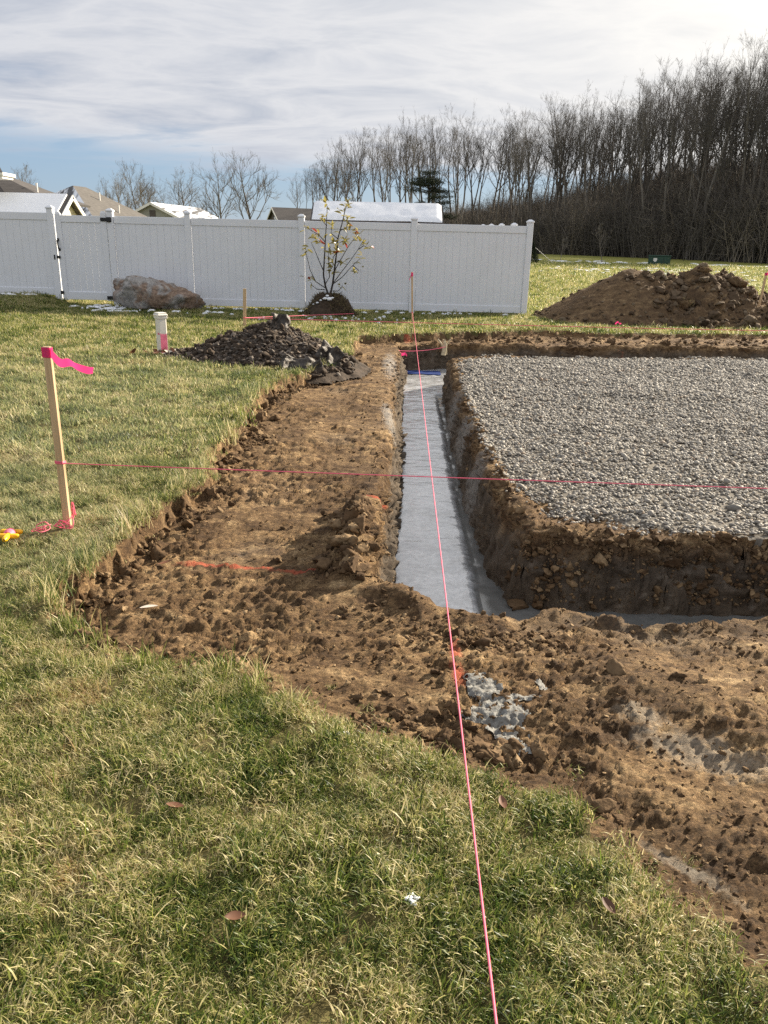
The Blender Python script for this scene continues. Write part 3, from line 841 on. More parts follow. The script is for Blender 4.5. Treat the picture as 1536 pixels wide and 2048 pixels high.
# --- grass
def tuft(seed, nb, rad, hmin, hmax, wid, flat):
    r_ = np.random.default_rng(seed)
    V = []; F = []; A = []
    for b in range(nb):
        a = r_.uniform(0, 6.283); rr = rad * math.sqrt(r_.uniform()); bx, by = rr * math.cos(a), rr * math.sin(a)
        d = r_.uniform(0, 6.283); L = r_.uniform(hmin, hmax); w = wid * r_.uniform(.6, 1.3)
        lean = r_.uniform(.15, .8) if r_.uniform() > flat else r_.uniform(1.0, 1.5)
        dx, dy = math.cos(d), math.sin(d); px, py = -dy * w, dx * w
        n = len(V); rv = r_.uniform()
        z0 = r_.uniform(0, .012) if lean > .9 else -0.004
        pts = []
        x_, y_, z_ = bx, by, z0; an = lean * .55
        for s in range(4):
            ww = (1.0, .95, .7, .05)[s]
            pts += [(x_ - px * ww, y_ - py * ww, z_), (x_ + px * ww, y_ + py * ww, z_)]
            x_ += dx * math.sin(an) * L / 3; y_ += dy * math.sin(an) * L / 3; z_ += math.cos(an) * L / 3; an = min(an + lean * .26, 1.62)
        V += pts; A += [rv] * 8
        F += [(n, n + 1, n + 3, n + 2), (n + 2, n + 3, n + 5, n + 4), (n + 4, n + 5, n + 7, n + 6)]
    return mesh_data('tuft', V, [np.array(F)], M['blade'], True, {'rnd': A})


def build_grass():
    r_ = np.random.default_rng(5)
    near = [tuft(i, 56, .058, .016, .047, .0013, .70) for i in range(8)]
    far = [tuft(20 + i, 30, .085, .025, .060, .0030, .60) for i in range(6)]
    dry = [tuft(40 + i, 14, .03, .05, .12, .0016, .2) for i in range(4)]
    tall = [tuft(60 + i, 7, .02, .06, .11, .0017, .1) for i in range(3)]
    vars_ = near + far + dry + tall
    P = []; Rr = []; Sc = []; I = []
    def put(x, y, lo, hi, smin, smax):
        n = len(x); z = height(x, y, False)
        P.append(np.stack([x, y, z - .002], 1))
        Rr.append(np.stack([r_.normal(0, .12, n), r_.normal(0, .12, n), r_.uniform(0, 6.28, n)], 1))
        s = r_.uniform(smin, smax, n) * np.clip(.95 + .65 * fbm(x * 6.5, y * 6.5, 21, 3), .45, 1.7); Sc.append(np.stack([s, s, s * r_.uniform(.8, 1.2, n)], 1)); I.append(r_.integers(lo, hi, n))
    def zone(y0, y1, dens, lo, hi, smin, smax, spread=.60, pad=.5):
        area = (y1 - y0) * ((y0 + y1) * spread + 2 * pad)
        n = int(area * dens)
        y = r_.uniform(y0, y1, n * 2); x = r_.uniform(-1, 1, n * 2) * (y1 * spread + pad)
        k_ = (np.abs(x) < y * spread + pad); x, y = x[k_], y[k_]
        if y0 < 17:
            s = sd_dirt(x, y); k_ = s < -0.015 + .03 * r_.normal(size=len(x)); x, y = x[k_], y[k_]
        if y0 > 5:
            k_ = ~((((x + 1.6) / 1.05) ** 2 + ((y - 10.1) / 1.0) ** 2 < 1) | (((x + 1.3) / .6) ** 2 + ((y - 16.4) / .5) ** 2 < 1) | (((x - 6) / 2.9) ** 2 + ((y - 17.2) / 1.5) ** 2 < 1)); x, y = x[k_], y[k_]
        k_ = r_.uniform(0, 1, len(x)) < .80 + 1.1 * fbm(x * 7, y * 7, 31, 3); x, y = x[k_], y[k_]
        put(x, y, lo, hi, smin, smax)
    zone(0.75, 2.6, 1250, 0, 8, .65, 1.0)
    zone(0.75, 4.0, 28, 18, 21, .6, 1.0)
    zone(2.6, 5.0, 640, 0, 8, .75, 1.1)
    zone(5.0, 9.0, 260, 8, 14, .8, 1.1)
    zone(9.0, 17.5, 130, 8, 14, .95, 1.4)
    zone(17.5, 34.0, 20, 8, 14, 1.5, 2.3, .62)
    zone(34.0, 62.0, 4.0, 8, 14, 2.4, 3.6, .55)
    # dry tussocks hanging over the sod cut
    pl = np.array(LAWN_EDGE[10:28]); seg = []
    for a, b in zip(pl[:-1], pl[1:]):
        L = np.hypot(*(b - a)); t = r_.uniform(0, 1, int(L * 42)); seg.append(a + t[:, None] * (b - a))
    q = np.concatenate(seg); q = q + r_.normal(0, .035, q.shape)
    s = sd_dirt(q[:, 0], q[:, 1]); q = q[(s < .01) & (s > -.16)]
    put(q[:, 0], q[:, 1], 14, 18, .7, 1.25)
    # loose straw on the near soil margin
    n = 700; x = r_.uniform(-1.2, 1.6, n); y = r_.uniform(1.0, 2.7, n); s = sd_dirt(x, y); k_ = (s > 0) & (s < r_.exponential(.12, n)); put(x[k_], y[k_], 0, 8, .35, .8)
    o = scatter('grass', np.concatenate(P), np.concatenate(Rr), np.concatenate(Sc), np.concatenate(I), vars_)
    tag(o, 'mown yellow-green grass blades covering the lawn', 'grass', kind='stuff')


build_grass()


# --- earth clods: 300 largest in view as pieces of the soil, crumbs as one mass
def build_clods():
    r_ = np.random.default_rng(9)
    X = []; Y = []; SZ = []
    def add(x, y, s): X.append(x); Y.append(y); SZ.append(s)
    n = 27000; y = 1.1 + 12.7 * r_.uniform(0, 1, n) ** 1.6; x = r_.uniform(-1.6, 1.0, n) + r_.uniform(0, 1, n) * (.5 * y)
    cl = fbm(x * 2.1, y * 2.1, 3.3, 3); kk = r_.uniform(0, 1, n) < .25 + 1.0 * np.clip(cl, 0, 1); x, y = x[kk], y[kk]; n = len(x)
    add(x, y, np.exp(r_.normal(-5.30, .50, n)) * (1 + .06 * y))
    # stuck in the trench walls
    m_ = 60000; xw = r_.uniform(-.2, 3.4, m_); yw = np.concatenate([r_.uniform(3.7, 4.2, m_ // 2), r_.uniform(3.2, 12, m_ - m_ // 2)]); tw = sd_trench(xw, yw)
    kk = (tw > .015) & (tw < .135) & (height(xw, yw, False) > -.47) & (yw > 3.3); xw, yw = xw[kk][:2600], yw[kk][:2600]
    add(xw, yw, np.exp(r_.normal(-4.75, .55, len(xw))))
    # along the sod cut
    pl = np.array(LAWN_EDGE[13:28])
    for a, b in zip(pl[:-1], pl[1:]):
        L = np.hypot(*(b - a)); m_ = int(L * 95); t = r_.uniform(0, 1, m_)
        q = a + t[:, None] * (b - a) + np.stack([np.abs(r_.normal(0.05, .09, m_)), r_.normal(0, .04, m_)], 1)
        add(q[:, 0], q[:, 1], np.exp(r_.normal(-4.0, .5, m_)))
    # spoil beside the trench and the near lip
    m_ = 520; add(-.14 + r_.normal(0, .06, m_), r_.uniform(3.35, 4.35, m_), np.exp(r_.normal(-4.15, .55, m_)))
    m_ = 260; add(r_.uniform(-.2, 2.2, m_), 3.00 + r_.normal(0, .07, m_), np.exp(r_.normal(-4.8, .45, m_)))
    m_ = 260; add(r_.uniform(.1, .75, m_), 2.84 + r_.normal(0, .05, m_) - .1 * r_.uniform(0, 1, m_), np.exp(r_.normal(-4.5, .5, m_)))
    m_ = 60; add(.36 + r_.normal(0, .07, m_), 1.97 + r_.normal(0, .03, m_), np.exp(r_.normal(-3.9, .4, m_)))
    m_ = 120; add(r_.uniform(-.1, .3, m_), 2.02 + r_.normal(0, .06, m_) + .1, np.exp(r_.normal(-4.3, .4, m_)))
    m_ = 240; add(r_.uniform(.85, 2.6, m_), 3.99 + r_.normal(0, .045, m_), np.exp(r_.normal(-4.0, .45, m_)))
    m_ = 150; add(.80 + r_.normal(0, .03, m_), r_.uniform(4.0, 9, m_), np.exp(r_.normal(-4.1, .5, m_)))
    m_ = 700; add(r_.uniform(-.9, 9, m_), 13.6 + r_.normal(0, .35, m_), np.exp(r_.normal(-3.5, .4, m_)))
    m_ = 260; add(-.75 + r_.normal(0, .16, m_), r_.uniform(8.6, 12.4, m_), np.exp(r_.normal(-3.6, .4, m_)))
    m_ = 900; xm = r_.uniform(-1.3, 1.2, m_); ym = r_.uniform(1.15, 2.6, m_); add(xm, ym, np.exp(r_.normal(-5.2, .5, m_)))
    x, y, s = map(np.concatenate, (X, Y, SZ))
    ok = (sd_dirt(x, y) > -.16 * r_.uniform(0, 1, len(x)) ** 2 * (y < 2.7)) & (sd_gravel(x, y) < 0.02) & (sd_trench(x, y) < 0.14)
    x, y, s = x[ok], y[ok], np.clip(s[ok], .004, .065)
    z = height(x, y) + s * .12
    n = len(x)
    rot = np.stack([r_.normal(0, .5, n), r_.normal(0, .5, n), r_.uniform(0, 6.28, n)], 1)
    scl = s[:, None] * r_.uniform(.75, 1.3, (n, 3)); idx = r_.integers(0, 6, n)
    # named single lumps
    ex = [(.62, 1.72, .045, .032), (.585, 1.735, .0, .022), (.65, 1.70, .0, .024), (.61, 1.685, .0, .018), (.80, 3.99, .0, .085), (.385, 2.00, -.03, .034), (.345, 1.945, -.02, .032), (-.155, 3.36, -.05, .06), (-.105, 3.32, -.05, .045), (1.90, 4.02, -.05, .05), (-.20, 3.55, .02, .07), (-.13, 3.72, .05, .06)]
    vis = np.where(np.abs(x) / y < .55, s / np.hypot(x, y), 0)
    big = np.argsort(-vis)[:300 - len(ex)]
    rest = np.ones(n, bool); rest[big] = False
    for i in big:
        obj('clod', CLODS[idx[i]], T['bare_soil'], (x[i], y[i], z[i]), rot[i], scl[i])
    for i, (a, b, c, d) in enumerate(ex):
        zz = float(height(np.array([a]), np.array([b]))[0]) + d * .25
        obj('clod', CLODS[i % 6], T['bare_soil'], (a, b, zz), (random.uniform(-.3, .3), random.uniform(-.3, .3), random.uniform(0, 6)), (d * 1.25, d, d * .9))
    scatter('soil_crumbs', np.stack([x, y, z], 1)[rest], rot[rest], scl[rest], idx[rest], CLODS, T['bare_soil'])


build_clods()


# ------------------------------------------------------------------ concrete footing
def build_concrete():
    V = []; F = []; Wt = []; n = 0
    for x0, x1, y0, y1, st in ((-.25, 1.10, 2.75, 13.4, .025), (1.10, 8.6, 2.8, 4.35, .04), (1.10, 14.0, 11.1, 14.3, .07)):
        xs, ys = np.arange(x0, x1 + 1e-6, st), np.arange(y0, y1 + 1e-6, st)
        X, Y = np.meshgrid(xs, ys); x, y = X.ravel(), Y.ravel()
        # a smooth bleed-water gutter runs down the right side and into the near branch
        edge = .54 + .012 * np.clip(y - 4, 0, 9) + .035 * sst(6.0, 9.5, y) + .014 * fbm(y * 3.1, y * .7, 2, 3) + .01 * fbm(y * 15, y * .7, 5, 2)
        edge = np.where(y < 4.05, edge - .01, edge)
        wet = sst(-.004, .012, x - edge) * (y < 10.5)
        z = -.50 + .006 * fbm(x * 2.2, y * 3, 1, 3) + .006 * (1 - wet) * fbm(x * 7, y * 22, 2, 3, .65) - .020 * wet
        sel = sd_trench(x, y)
        idx = np.arange(len(x)).reshape(X.shape)
        q = np.stack([idx[:-1, :-1], idx[:-1, 1:], idx[1:, 1:], idx[1:, :-1]], -1).reshape(-1, 4)
        q = q[(sel[q] > .02).any(1)]
        V.append(np.stack([x, y, z], 1)); F.append(q + n); n += len(x); Wt.append(wet)
    o = obj('concrete_footing', mesh_data('concrete_footing', np.concatenate(V), [np.concatenate(F)], M['concrete'], True, {'wet': np.concatenate(Wt)}))
    tag(o, 'freshly poured wet grey concrete footing lying in the bottom of the trench', 'footing')


build_concrete()


# ------------------------------------------------------------------ white vinyl fence and gate
def gz(x, y):
    return float(height(np.array([float(x)]), np.array([float(y)]), False)[0])


FY = 17.6


def fence_post(parent, x, y, top, bot=-0.1, w=.128):
    p = MB().box((x, y, (top + bot) / 2), (w, w, top - bot), bev=.008).build('post', M['vinyl'], parent)
    c = MB()
    c.box((x, y, top + .018), (w + .026, w + .026, .036), bev=.006)
    c.box((x, y, top + .036 + .016), (w + .012, w + .012, .032), taper=.35)
    c.build('post_cap', M['vinyl'], p)
    return p


def fence_panel(parent, xa, xb, base, top, y=FY, n=None, sag=0.0):
    """rails and tongue-and-groove boards between two posts"""
    L = xb - xa; cx = (xa + xb) / 2
    MB().box((cx, y, top - .075), (L, .052, .15), bev=.006).build('top_rail', M['vinyl'], parent)
    MB().box((cx, y, base + .075), (L, .052, .15), bev=.006).build('bottom_rail', M['vinyl'], parent)
    n = n or max(3, round(L / .152)); w = L / n
    me = MB().box((0, 0, 0), (w - .0025, .022, top - base - .30), bev=.002).data('board', M['vinyl'])
    back = MB().box((cx, y + .002, (top + base) / 2), (L, .012, top - base - .30)).build('tongue', M['vinyl'], parent)
    for i in range(n):
        obj('board', me, parent, (xa + (i + .5) * w, y + random.uniform(-.0015, .0015), (top + base) / 2), (0, 0, random.uniform(-.012, .012)))


def build_fence():
    f = empty('vinyl_fence', (0, 0, 0))
    tag(f, 'long white vinyl privacy fence behind the boulder and the small tree', 'fence')
    posts = [-9.75, -7.30, -6.02, -4.36, -1.92, .50, 2.98]
    tops = [1.98, 1.98, 1.95, 1.94, 1.93, 1.93, 1.93]
    for x, t in zip(posts, tops): fence_post(f, x, FY, t)
    fence_panel(f, -9.68, -7.37, .20, 1.90)
    for a, b in ((2, 3), (3, 4), (4, 5), (5, 6)):
        fence_panel(f, posts[a] + .068, posts[b] - .068, .05, 1.865)
    # the fence turns the corner and runs back along the side
    for i in range(4):
        y = FY + 2.42 * (i + 1)
        fence_post(f, 3.0 + .02 * i, y, 1.93 + .05 * i, -.1)
        L = 2.42 - .14; yc = y - 1.21
        MB().box((2.99, yc, 1.79 + .04 * i), (.05, L, .15), bev=.006).build('top_rail', M['vinyl'], f)
        MB().box((2.99, yc, .13), (.05, L, .15), bev=.006).build('bottom_rail', M['vinyl'], f)
        for j in range(15):
            MB().box((2.99, yc - L / 2 + (j + .5) * L / 15, .96 + .02 * i), (.022, L / 15 - .006, 1.54 + .04 * i)).build('board', M['vinyl'], f)
    g = empty('vinyl_gate', (-6.65, FY, 0))
    tag(g, 'white vinyl gate with black handle and hinges, left of the boulder', 'gate')
    def gb(name, c, s, par=g, mat='vinyl', bev=.006):
        return MB().box((c[0] + 6.65, c[1] - FY, c[2]), s, bev=bev).build(name, M[mat], par)
    xa, xb, z0, z1 = -7.215, -6.105, .10, 1.86
    st = gb('stile', (xa + .065, FY, (z0 + z1) / 2 + .015), (.125, .058, z1 - z0 + .03))
    st2 = gb('stile', (xb - .065, FY, (z0 + z1) / 2 + .03), (.125, .058, z1 - z0 + .06))
    for s_, zz in ((st, z1 + .05), (st2, z1 + .08)):
        MB().box((s_ is st and xa + .065 + 6.65 or xb - .065 + 6.65, 0, zz), (.11, .05, .04), taper=.6).build('stile_cap', M['vinyl'], s_)
    gb('gate_rail', ((xa + xb) / 2, FY, z1 - .07), (xb - xa - .25, .052, .14)); gb('gate_rail', ((xa + xb) / 2, FY, z0 + .10), (xb - xa - .25, .052, .17))
    w = (xb - xa - .25) / 6
    for i in range(6):
        gb('board', (xa + .125 + (i + .5) * w, FY + .004, (z0 + z1) / 2 + .01), (w - .005, .022, z1 - z0 - .30), bev=.003)
    h = MB(); hx = xa + .03 + 6.65
    h.tube([(hx, -.03, 1.36), (hx, -.075, 1.34), (hx + .005, -.085, 1.26), (hx + .01, -.075, 1.18), (hx + .01, -.03, 1.16)], [.022, .018, .013, .018, .022], 8)
    h.box((hx, -.034, 1.36), (.05, .012, .06), bev=.004); h.box((hx + .01, -.034, 1.16), (.05, .012, .06), bev=.004)
    h.build('handle', M['black'], g)
    l = MB().box((xa - .02 + 6.65, -.045, 1.00), (.13, .035, .06), bev=.008).box((xa - .07 + 6.65, -.05, 1.0), (.03, .05, .10), bev=.006).build('latch', M['black'], g)
    MB().box((xa - .01 + 6.65, -.045, .26), (.10, .03, .07), bev=.008).build('drop_latch', M['black'], g)
    for zz in (1.79, .17):
        hg = MB().box((xb - .05 + 6.65, -.040, zz), (.15, .022, .075), bev=.008)
        hg.lathe([(.0, -.05), (.052, -.05), (.058, -.03), (.058, .03), (.052, .05), (0, .05)], (xb + .07 + 6.65, -.05, zz), 12)
        hg.build('hinge', M['black'], g, smooth=False)


build_fence()


# ------------------------------------------------------------------ shed and houses beyond the fence
def build_shed():
    s = empty('garden_shed', (-.42, 24.0, 0))
    tag(s, 'low cream shed with thick snow on its roof, just behind the fence', 'shed')
    W2 = 1.86
    MB().box((0, 1.2, 1.02), (2 * W2, 1.36, 2.06)).build('wall', M['csiding'], s)
    r = MB()
    for sg in (-1, 1):
        a = np.array([(-W2 - .12, 1.2 - sg * .82, 2.02), (W2 + .12, 1.2 - sg * .82, 2.02), (W2 + .12, 1.2, 2.54), (-W2 - .12, 1.2, 2.54)])
        b = a + np.array([0, 0, .05])
        r.add(np.concatenate([a, b]), [(3, 2, 1, 0), (4, 5, 6, 7), (0, 1, 5, 4), (1, 2, 6, 5), (2, 3, 7, 6), (3, 0, 4, 7)])
    rf = r.build('roof', M['dshingle'], s)
    # snow blanket with a rounded edge
    n, m_ = 40, 14
    V = []
    for i in range(n + 1):
        for j in range(m_ + 1):
            u, v = i / n, j / m_
            x = -W2 - .08 + u * (2 * W2 + .16); yy = 1.2 - .80 + v * .80
            e = min(u, 1 - u) * (2 * W2); e2 = min(v, .9) * .9
            th = .06 * math.sqrt(max(0, min(1, min(e, e2) / .09))) + .012 * float(perlin(x * 2.3, yy * 4.0, 1.0))
            V.append((x, yy, 2.09 + v * .50 + max(th, -.01)))
    F = [(i * (m_ + 1) + j, (i + 1) * (m_ + 1) + j, (i + 1) * (m_ + 1) + j + 1, i * (m_ + 1) + j + 1) for i in range(n) for j in range(m_)]
    obj('snow_cover', mesh_data('snow_cover', V, F, M['snow'], True), rf)
    MB().box((0, 1.2 - .84, 2.03), (2 * W2 + .24, .03, .10)).build('fascia', M['dsiding'], s)


build_shed()


def roof_slab(name, pts, th, mat, parent):
    a = np.array(pts, float); n = np.cross(a[1] - a[0], a[2] - a[0]); n /= np.linalg.norm(n)
    if n[2] < 0: n = -n
    b = a - n * th; k = len(a)
    F = [tuple(range(k)), tuple(range(2 * k - 1, k - 1, -1))] + [(i, k + i, k + (i + 1) % k, (i + 1) % k) for i in range(k)]
    return MB().add(np.concatenate([a, b]), F).build(name, mat, parent)


def gable_house(name, loc, rz, L, run, zr, pitch, wall, roofm, snowm, label, vent=True, snow=None):
    """ridge along local +Y from the origin, gable at y = 0 facing the viewer"""
    h = empty(name, loc, rz)
    ze = zr - run * pitch; wz = ze + .02
    x = run - .35
    V = [(-x, .3, -1), (x, .3, -1), (x, L - .3, -1), (-x, L - .3, -1), (-x, .3, zr - x * pitch - .16), (x, .3, zr - x * pitch - .16), (x, L - .3, zr - x * pitch - .16), (-x, L - .3, zr - x * pitch - .16), (0, .3, zr - .16), (0, L - .3, zr - .16)]
    F = [(0, 1, 5, 8, 4), (3, 7, 9, 6, 2), (1, 2, 6, 5), (0, 4, 7, 3)]
    MB().add(V, F).build('wall', wall, h)
    for sg in (-1, 1):
        rf = roof_slab('roof', [(0, 0, zr), (sg * run, 0, ze), (sg * run, L, ze), (0, L, zr)], .12, roofm if sg < 0 else snowm, h)
        roof_slab('rake_trim', [(0, -.02, zr - .0), (sg * run, -.02, ze), (sg * run, -.06, ze), (0, -.06, zr)], .20, M['trim'], h)
        MB().box((sg * (run + .05), L / 2, ze - .08), (.10, L, .12)).build('gutter', M['trim'], h)
    if vent:
        MB().box((0, .27, zr - 1.0), (.55, .06, .65)).build('gable_vent', M['dsiding'], h)
    tag(h, label, 'house')
    return h


def hip_house(name, loc, rz, L, run, zr, pitch, wall, mats, label):
    """hip roof, ridge along local +Y from the origin"""
    h = empty(name, loc, rz)
    ze = zr - run * pitch; r = run
    MB().box((0, L / 2, (ze - 1) / 2), (2 * r - .8, L + 2 * r - .8, ze + 1)).build('wall', wall, h)
    roof_slab('roof', [(0, 0, zr), (-r, -r, ze), (r, -r, ze)], .12, mats[0], h)
    a = roof_slab('roof', [(0, 0, zr), (r, -r, ze), (r, L + r, ze), (0, L, zr)], .12, mats[1], h)
    roof_slab('roof', [(0, L, zr), (r, L + r, ze), (-r, L + r, ze)], .12, mats[1], h)
    roof_slab('roof', [(0, 0, zr), (0, L, zr), (-r, L + r, ze), (-r, -r, ze)], .12, mats[2], h)
    for px_, py_ in ((r * .38, L * .5), (r * .72, L * .6)):
        MB().tube([(px_, py_, zr - px_ * pitch - .1), (px_, py_, zr - px_ * pitch + .55)], .06, 8).build('vent_pipe', M['trim'], h)
    MB().box((0, -r + .02, ze - .1), (2 * r, .1, .14)).build('gutter', M['trim'], h)
    MB().box((r - .02, L / 2, ze - .1), (.1, L + 2 * r, .14)).build('gutter', M['trim'], h)
    tag(h, label, 'house')
    return h


hip_house('house', (-23.8, 62, 0), R(-12), 1.7, 4.2, 5.1, .60, M['siding'], (M['snowshingle'], M['shingle'], M['dshingle']), 'house with taupe hip roof and two white vent pipes above the gate')
hC = gable_house('house', (-21.9, 75, 0), R(-11), 10.7, 4.6, 4.65, .46, M['siding'], M['dshingle'], M['snowshingle'], 'grey gabled house with streaks of snow on its roof, behind the boulder')
hD = gable_house('house', (-14.5, 100, 0), R(-68), 9.5, 3.6, 5.5, .52, M['dsiding'], M['dshingle'], M['dshingle'], 'small dark brown house with snow along its eave, left of the shed', vent=False)
MB().box((1.9, 4.6, 3.86), (1.9, 9.2, .16), rot=(0, .48, 0)).build('snow_cover', M['snow'], hD)
hA = empty('house', (-16.2, 42, 0))
tag(hA, 'nearest house with a smooth snow-covered roof and white gable trim, far left', 'house')
# long low roof, ridge parallel to the fence, its gable turned to the right
zr, ze, run = 3.46, 2.10, 2.2
MB().add([(-9, -1.9, -1), (-.35, -1.9, -1), (-.35, 1.9, -1), (-9, 1.9, -1), (-9, -1.9, 2.18), (-.35, -1.9, 2.18), (-.35, 1.9, 2.18), (-9, 1.9, 2.18), (-.35, 0, 3.32), (-9, 0, 3.32)],
         [(0, 1, 5, 4), (1, 2, 6, 8, 5), (2, 3, 7, 6), (3, 0, 4, 9, 7)]).build('wall', M['csiding'], hA)
rA = roof_slab('roof', [(-9, 0, zr), (0, 0, zr), (0, -run, ze), (-9, -run, ze)], .12, M['dshingle'], hA)
roof_slab('roof', [(-9, 0, zr), (0, 0, zr), (0, run, ze), (-9, run, ze)], .12, M['dshingle'], hA)
roof_slab('snow_cover', [(-9, -.06, zr + .05), (-.25, -.06, zr + .05), (-.25, -run, ze + .10), (-9, -run, ze + .10)], .07, M['snow'], rA)
for sg in (-1, 1):
    roof_slab('rake_trim', [(.03, 0, zr + .01), (.03, sg * run, ze + .01), (-.02, sg * run, ze + .01), (-.02, 0, zr + .01)], .20, M['trim'], hA)
MB().box((-.34, 0, 2.72), (.04, .62, .5)).build('gable_vent', M['trim'], hA)
# main hip roof behind it and the upper eave at the picture's edge
roof_slab('roof', [(-6.6, 5, 5.0), (-2.4, 3.2, 3.3), (-2.4, 9, 3.3)], .12, M['dshingle'], hA)
roof_slab('roof', [(-14, 5, 5.0), (-6.6, 5, 5.0), (-2.4, 3.2, 3.3), (-3.2, 1.2, 2.4), (-14, 1.2, 2.4)], .12, M['dshingle'], hA)
roof_slab('snow_cover', [(-14, 3.1, 3.85), (-5.2, 3.3, 3.75), (-3.1, 1.1, 2.56), (-14, 1.1, 2.52)], .06, M['snow'], hA)
MB().tube([(-3.6, 4.3, 3.6), (-3.6, 4.3, 4.25)], .06, 8).build('vent_pipe', M['trim'], hA)
MB().box((-9.5, 5.2, .7), (9, 6, 3.2)).build('wall', M['csiding'], hA)
MB().box((-6.9, -.6, 4.28), (8.2, 1.4, .16), bev=.02).box((-6.9, -.6, 4.14), (8.0, 1.2, .12), bev=.02).build('eave', M['trim'], hA)
roof_slab('roof', [(-11, -1.3, 4.37), (-2.8, -1.3, 4.37), (-4.0, .8, 5.0), (-11, .8, 5.0)], .08, M['dshingle'], hA)
MB().box((-8.5, .6, 3.0), (7.0, 1.5, 2.4)).build('wall', M['csiding'], hA)


# ------------------------------------------------------------------ trees
def bare_tree(seed, H, spread=.24, first=.35, limbs=15, lean=.03, r0=None, twig_mat='twig', multi=False, up=.75, dens=1.0):
    """trunk mesh and crown mesh of a leafless tree, base at the origin"""
    r_ = np.random.default_rng(seed)
    tk, cr = MB(), MB()
    r0 = r0 or H * .011
    n = 12
    path = [np.array([0, 0, -.4])]
    d = np.array([r_.normal(0, lean), r_.normal(0, lean), 1.0])
    for i in range(n):
        d = d + np.array([r_.normal(0, .05), r_.normal(0, .05), .06]); d /= np.linalg.norm(d)
        path.append(path[-1] + d * (H * .95 / n))
    path = np.array(path); rad = np.linspace(r0, r0 * .10, n + 1) ; rad[0] *= 1.35
    tk.tube(path, rad, 7)
    def at(t):
        f = t * n; i = min(int(f), n - 1); return path[i] + (path[i + 1] - path[i]) * (f - i), rad[i] + (rad[i + 1] - rad[i]) * (f - i)
    def grow(p, d, L, r, lvl):
        m_ = 4 if lvl < 2 else 3 if lvl == 2 else 2
        pts = [p]; q = d.copy(); step = L / (m_ - 1 if m_ > 1 else 1)
        for i in range(m_ - 1):
            q = q + r_.normal(0, .16, 3) + np.array([0, 0, .13]); q /= np.linalg.norm(q)
            pts.append(pts[-1] + q * step)
        pts = np.array(pts)
        cr.tube(pts, np.linspace(r, r * .35, m_), 4 if lvl < 2 else 3, cap=False)
        if lvl >= 3: return
        nk = int((6, 5, 4)[lvl] * dens + r_.uniform(0, 1))
        for _ in range(nk):
            t = r_.uniform(.25, 1.0); f = t * (m_ - 1); i = min(int(f), m_ - 2)
            pp = pts[i] + (pts[i + 1] - pts[i]) * (f - i); dd = pts[i + 1] - pts[i]; dd = dd / np.linalg.norm(dd)
            nd = dd + r_.normal(0, .48, 3) + np.array([0, 0, .12]); nd /= np.linalg.norm(nd)
            grow(pp, nd, L * r_.uniform(.38, .62), max(r * .5, .006), lvl + 1)
    for i in range(limbs):
        t = first + (1 - first) * ((i + r_.uniform(0, 1)) / limbs) * .97
        p, rr = at(t); a = i * 2.4 + r_.uniform(-.5, .5)
        out = np.array([math.cos(a), math.sin(a), 0]); dd = out * (1 - up * .55) + np.array([0, 0, up]); dd /= np.linalg.norm(dd)
        L = H * spread * (1.25 - .75 * (t - first) / (1 - first)) * r_.uniform(.7, 1.15)
        grow(p, dd, L, rr * .55, 0)
    return tk.data('trunk', M['bark'], True), cr.data('crown', M[twig_mat], False)


WOODTREES = [bare_tree(100 + i, 18.0, spread=(.21, .24, .18, .26, .22, .19, .23)[i], first=(.52, .46, .58, .40, .54, .60, .48)[i], limbs=(10, 12, 9, 13, 11, 9, 12)[i], up=.88, dens=.85, r0=(.20, .24, .17, .27, .21, .16, .23)[i]) for i in range(7)]
OPENTREES = [bare_tree(200 + i, 12.0, spread=.36, first=.16, limbs=14, up=.70, r0=.20, twig_mat='greytwig') for i in range(3)]


def place_tree(name, pair, loc, rz, s, label, group=None, sxy=None):
    t = empty(name, loc, rz); t.scale = (sxy or s, sxy or s, s)
    obj('trunk', pair[0], t); obj('crown', pair[1], t)
    return tag(t, label, 'tree', group)


def skyline(px):
    """tangent of the wood's top as seen from the garden, against x/y"""
    return np.interp(px, [-.14, -.11, -.088, -.05, -.02, .042, .094, .153, .21, .267, .321, .366, .423, .6], [.05, .080, .105, .122, .127, .145, .153, .150, .164, .171, .193, .204, .220, .24])


